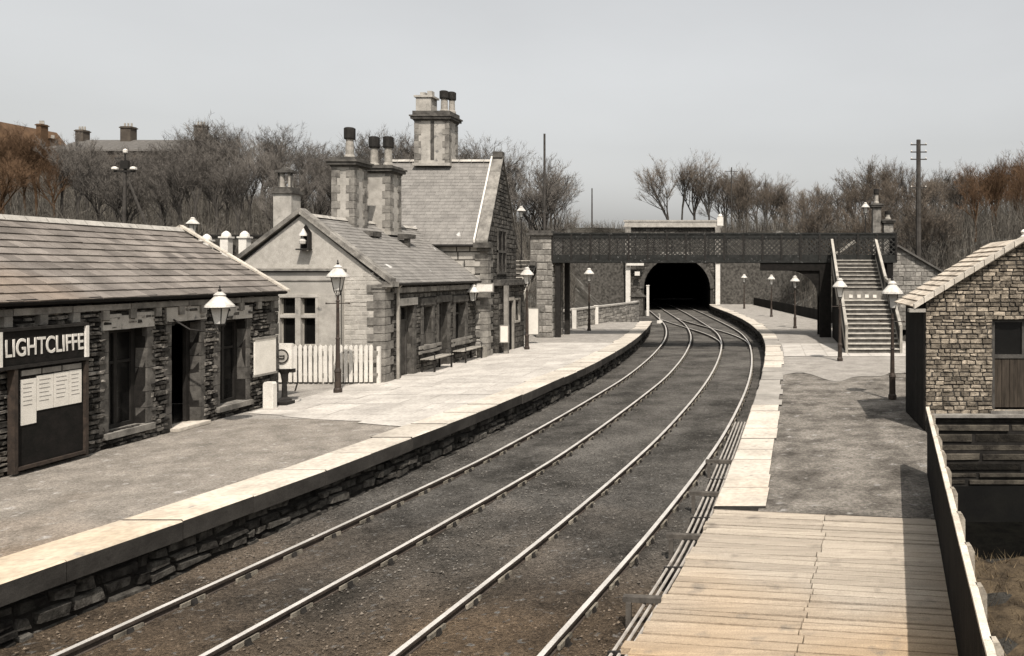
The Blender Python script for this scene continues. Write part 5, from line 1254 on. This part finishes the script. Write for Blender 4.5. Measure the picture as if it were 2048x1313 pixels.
# undergrowth: dead brush that reads as one mass
mb = MB(); rr = random.Random(11)
def brush(px0, px1, Z0, Z1, n, h0, h1):
    for i in range(n):
        Z = rr.uniform(Z0, Z1); X = pxX(rr.uniform(px0, px1), Z); g_ = height(X, Z); 
        d = Vector((rr.uniform(-.25, .25), rr.uniform(-.25, .25), 1)).normalized(); L_ = rr.uniform(h0, h1); s = Vector((rr.uniform(-1, 1), rr.uniform(-1, 1), 0)).normalized()*rr.uniform(.012, .03)
        if (Z < 79 and xl(Z)-1.5 < X < xr(Z)+2.2): continue
        b = Vector((X, Z, g_-.05)); mb.add([b-s, b+s, b+d*L_], [(0,1,2)])
        for k in range(3):
            p = b+d*L_*rr.uniform(.2, .8); e = p+Vector((rr.uniform(-.5, .5), rr.uniform(-.5, .5), rr.uniform(.1, .6)))*L_*.5; mb.add([p-s*.6, p+s*.6, e], [(0,1,2)])
brush(-40, 1150, 42, 100, 24000, .6, 3.0); brush(1440, 2120, 46, 110, 16000, .7, 3.2); brush(1130, 1450, 79.5, 95, 1400, .4, 1.4)
tag(mb.build('undergrowth', 'scrub'), 'dead brush and saplings filling the floor of the woods', 'undergrowth', kind='stuff')
mb = MB()
for i in range(2600):
    y = rr.uniform(3, 11.2); x = rr.uniform(1.75+.16*(y-6.7)+.1, 5.5); g_ = height(x, y)+.02; L_ = rr.uniform(.05, .22)
    b = Vector((x, y, g_)); s = Vector((rr.uniform(-1, 1), rr.uniform(-1, 1), 0)).normalized()*.006; mb.add([b-s, b+s, b+Vector((rr.uniform(-.6, .6), rr.uniform(-.6, .6), .7))*L_], [(0,1,2)])
tag(mb.build('dry_grass', 'dry_grass'), 'dry brown grass on the earth outside the boarded fence', 'grass', kind='stuff')

# ------------------------------------------------------------------ houses behind the left wood
def far_house(label, px0, px1, Z, yr, ye, m, chs, gable=False):
    t = thing('terrace_house' if not gable else 'gabled_house', label, 'house', (pxX(px0, Z), Z, height(pxX(px0, Z), Z)))
    x0, x1 = pxX(px0, Z), pxX(px1, Z); zr = 3.33+(543-yr)*Z/1550; ze = 3.33+(543-ye)*Z/1550; g_ = 4
    mb = MB()
    mb.box((x0,Z,g_),(x1,Z+8,ze)); w_ = mb.build('wall', m, t)
    mb = MB()
    if gable: mb.prism([(x0-.2,Z-.2,ze),((x0+x1)/2,Z-.2,zr),(x1+.2,Z-.2,ze)], (0,8.4,0))
    else: mb.prism([(x0-.2,Z-.3,ze-.2),(x0-.2,Z+4,zr),(x0-.2,Z+8.3,ze-.2)], (x1-x0+.4,0,0))
    r_ = mb.build('roof', m if gable else 'slate_dark', t)
    for (c0, c1, cy) in chs:
        mb = MB(); z1 = 3.33+(543-cy)*Z/1550; mb.box((pxX(c0,Z),Z+3.4,ze),(pxX(c1,Z),Z+4.5,z1)); mb.box((pxX(c0,Z)-.1,Z+3.3,z1-.25),(pxX(c1,Z)+.1,Z+4.6,z1-.1))
        ch = mb.build('chimney', m, r_)
        for k in range(3): 
            mbp_ = MB(); xx = pxX(c0, Z)+(k+.5)*(pxX(c1, Z)-pxX(c0, Z))/3; mbp_.lathe([(.13,z1),(.10,z1+.5)], (xx, Z+3.9), 8); mb_ = mbp_.build('chimney_pot', 'pot', r_)
    n_ = max(2, int((x1-x0)/3))
    for k in range(n_):
        xx = x0+(k+.5)*(x1-x0)/n_; mb = MB(); mb.box((xx-.5,Z-.05,ze-2.6),(xx+.5,Z-.001,ze-1.0)); f_ = mb.build('window', 'glass', t)
        mb = MB(); mb.box((xx-.6,Z-.12,ze-2.75),(xx+.6,Z-.051,ze-2.62)); mb.build('sill', 'far_house', f_)
far_house('long dark house with three chimneys half hidden by the left wood', 108, 366, 102, 270, 300, 'far_house', [(104,120,250),(197,218,243),(350,368,240)])
far_house('rusty brown gabled house at the far left edge behind trees', -40, 42, 104, 244, 300, 'far_house_brown', [(24,34,238)], True)
far_house('lower brown house between the gabled house and the long house', 48, 102, 106, 282, 296, 'far_house_brown', [(50,56,268)])

# chimney of a cottage behind the wing
CT = thing('cottage', 'small cottage behind the gabled wing showing its tall pale chimney', 'cottage', (-20.5, 35, 0))
mb = MB(); mb.box((-22.7,35,-.5),(-18.2,39,3.6)); mb.build('wall', 'stonewall', CT); mb = MB(); mb.prism([(-22.9,34.8,3.5),(-22.9,37,4.5),(-22.9,39.2,3.5)], (4.9,0,0)); mb.build('roof', 'slate', CT)
mb = MB(); mb.box((-22.5,35.1,3.4),(-21.68,35.8,6.85)); st = mb.build('chimney', 'ashlar_pale', CT)
mb = MB(); mb.box((-22.57,35.03,6.85),(-21.6,35.87,6.97)); mb.box((-22.45,35.1,6.97),(-21.72,35.8,7.15)); mb.build('chimney_cap', 'dressed_dark', st)
for (xx) in (-22.28, -21.9):
    mb = MB(); mb.lathe([(.13,7.15),(.11,7.2),(.10,7.75),(.13,7.8)], (xx,35.4), 10); p = mb.build('chimney_pot', 'pot', st)
mb = MB(); mb.box((-22.5,35.2,7.82),(-21.7,35.7,7.93)); mb.box((-22.42,35.3,7.15),(-22.36,35.36,7.82)); mb.box((-21.85,35.3,7.15),(-21.79,35.36,7.82)); mb.prism([(-22.4,35.3,7.931),(-21.8,35.3,7.931),(-22.1,35.3,8.1)], (0,.3,0)); mb.build('pot_cover', 'dressed_dark', st)
# roadside wall and gate posts behind the low roof
RW = thing('roadside_wall', 'dark topped low wall running between white gate posts behind the low roof', 'wall', (-26, 38.6, 3))
mb = MB(); mb.box((-29.5,38.5,1.5),(-22.9,38.8,5.05)); mb.build('stonework', 'stone_mid', RW); mb = MB(); mb.box((-29.5,38.42,5.051),(-22.9,38.88,5.15)); mb.build('coping', 'iron', RW)
gp0 = None
for px, lab in ((413,'leftmost and lowest of the three domed white gate posts'),(452,'middle one of the three domed white gate posts'),(489,'right hand one of the three domed white gate posts')):
    mb = MB(); X = pxX(px, 38.0); zt = 5.15 if px > 420 else 5.0
    t = thing('gate_post', lab, 'gate post', (X, 38, 2.5), 'white gate posts on the road')
    mb.box((X-.19,37.85,1.5),(X+.19,38.2,zt-.2)); mb.build('shaft', 'white', t); mb = MB(); mb.box((X-.25,37.8,zt-.2),(X+.25,38.25,zt-.12)); mb.lathe([(.22,zt-.12),(.2,zt),(.12,zt+.1),(.03,zt+.16)], (X, 38.02), 12); mb.build('cap', 'white', t)

# ------------------------------------------------------------------ poles
def pole(name, label, px, Z, topy, r_, arms, group='telegraph poles', basez=None, aw=.75):
    X = pxX(px, Z); g_ = height(X, Z) if basez is None else basez; zt = 3.33+(543-topy)*Z/1550
    t = thing(name, label, 'pole', (X, Z, g_), group)
    mb = MB(); mb.tube([(X,Z,g_-.3),(X,Z,(g_+zt)/2),(X,Z,zt)], [r_, r_*.85, r_*.7], 8); mb.build('pole_shaft', 'bark', t)
    for az in arms:
        mb = MB(); mb.box((X-aw,Z-.1,zt-az),(X+aw,Z-.02,zt-az+.06)); a = mb.build('crossarm', 'bark', t)
        for k in (-aw+.06,aw-.06): mb = MB(); mb.lathe([(.035,zt-az+.06),(.045,zt-az+.11),(.02,zt-az+.15)], (X+k,Z-.06), 6); mb.build('insulator', 'white', a)
    return t
pole('telegraph_pole', 'tall dark telegraph pole with faint crossarms on the right bank', 1837, 48, 280, .19, (.35,.8,1.25,3.0), aw=.5)
pole('telegraph_pole', 'plain thin pole rising from the right tip of the left wood', 1089, 62, 268, .12, ())
pole('telegraph_pole', 'short thin pole on the skyline left of the parapet', 1184, 84, 377, .09, ())
pole('telegraph_pole', 'thin pole among the trees above the parapet', 1463, 88, 335, .08, (.5,))
ap = thing('signal_post', 'tall forked post with crossarm and white balls in front of the left wood', 'pole', (pxX(252,44), 44, 3), None)
X = pxX(252, 44); mb = MB(); mb.tube([(X-.15,44,2.5),(X-.05,44,9.2)], [.12,.08], 8); mb.tube([(X+1.6,44.2,4.5),(X+.05,44.05,8.6)], [.08,.06], 6); mb.build('pole_shaft', 'bark', ap)
mb = MB(); mb.box((X-.62,43.9,8.95),(X+.55,43.98,9.05)); mb.tube([(X,43.95,9.1),(X,43.95,10.0)], .05, 6); mb.box((X-.22,43.85,9.15),(X+.22,44.0,9.6)); mb.build('crossarm', 'iron', ap)
mb = MB(); mb.lathe([(.02,10.0),(.11,10.06),(.12,10.2),(.02,10.28)], (X,43.95), 8); mb.build('finial', 'white', ap)
for k in (-.55, .5): mb = MB(); mb.lathe([(.02,9.06),(.17,9.1),(.17,9.2),(.05,9.26)], (X+k,43.9), 8); mb.build('lamp_ball', 'white', ap)
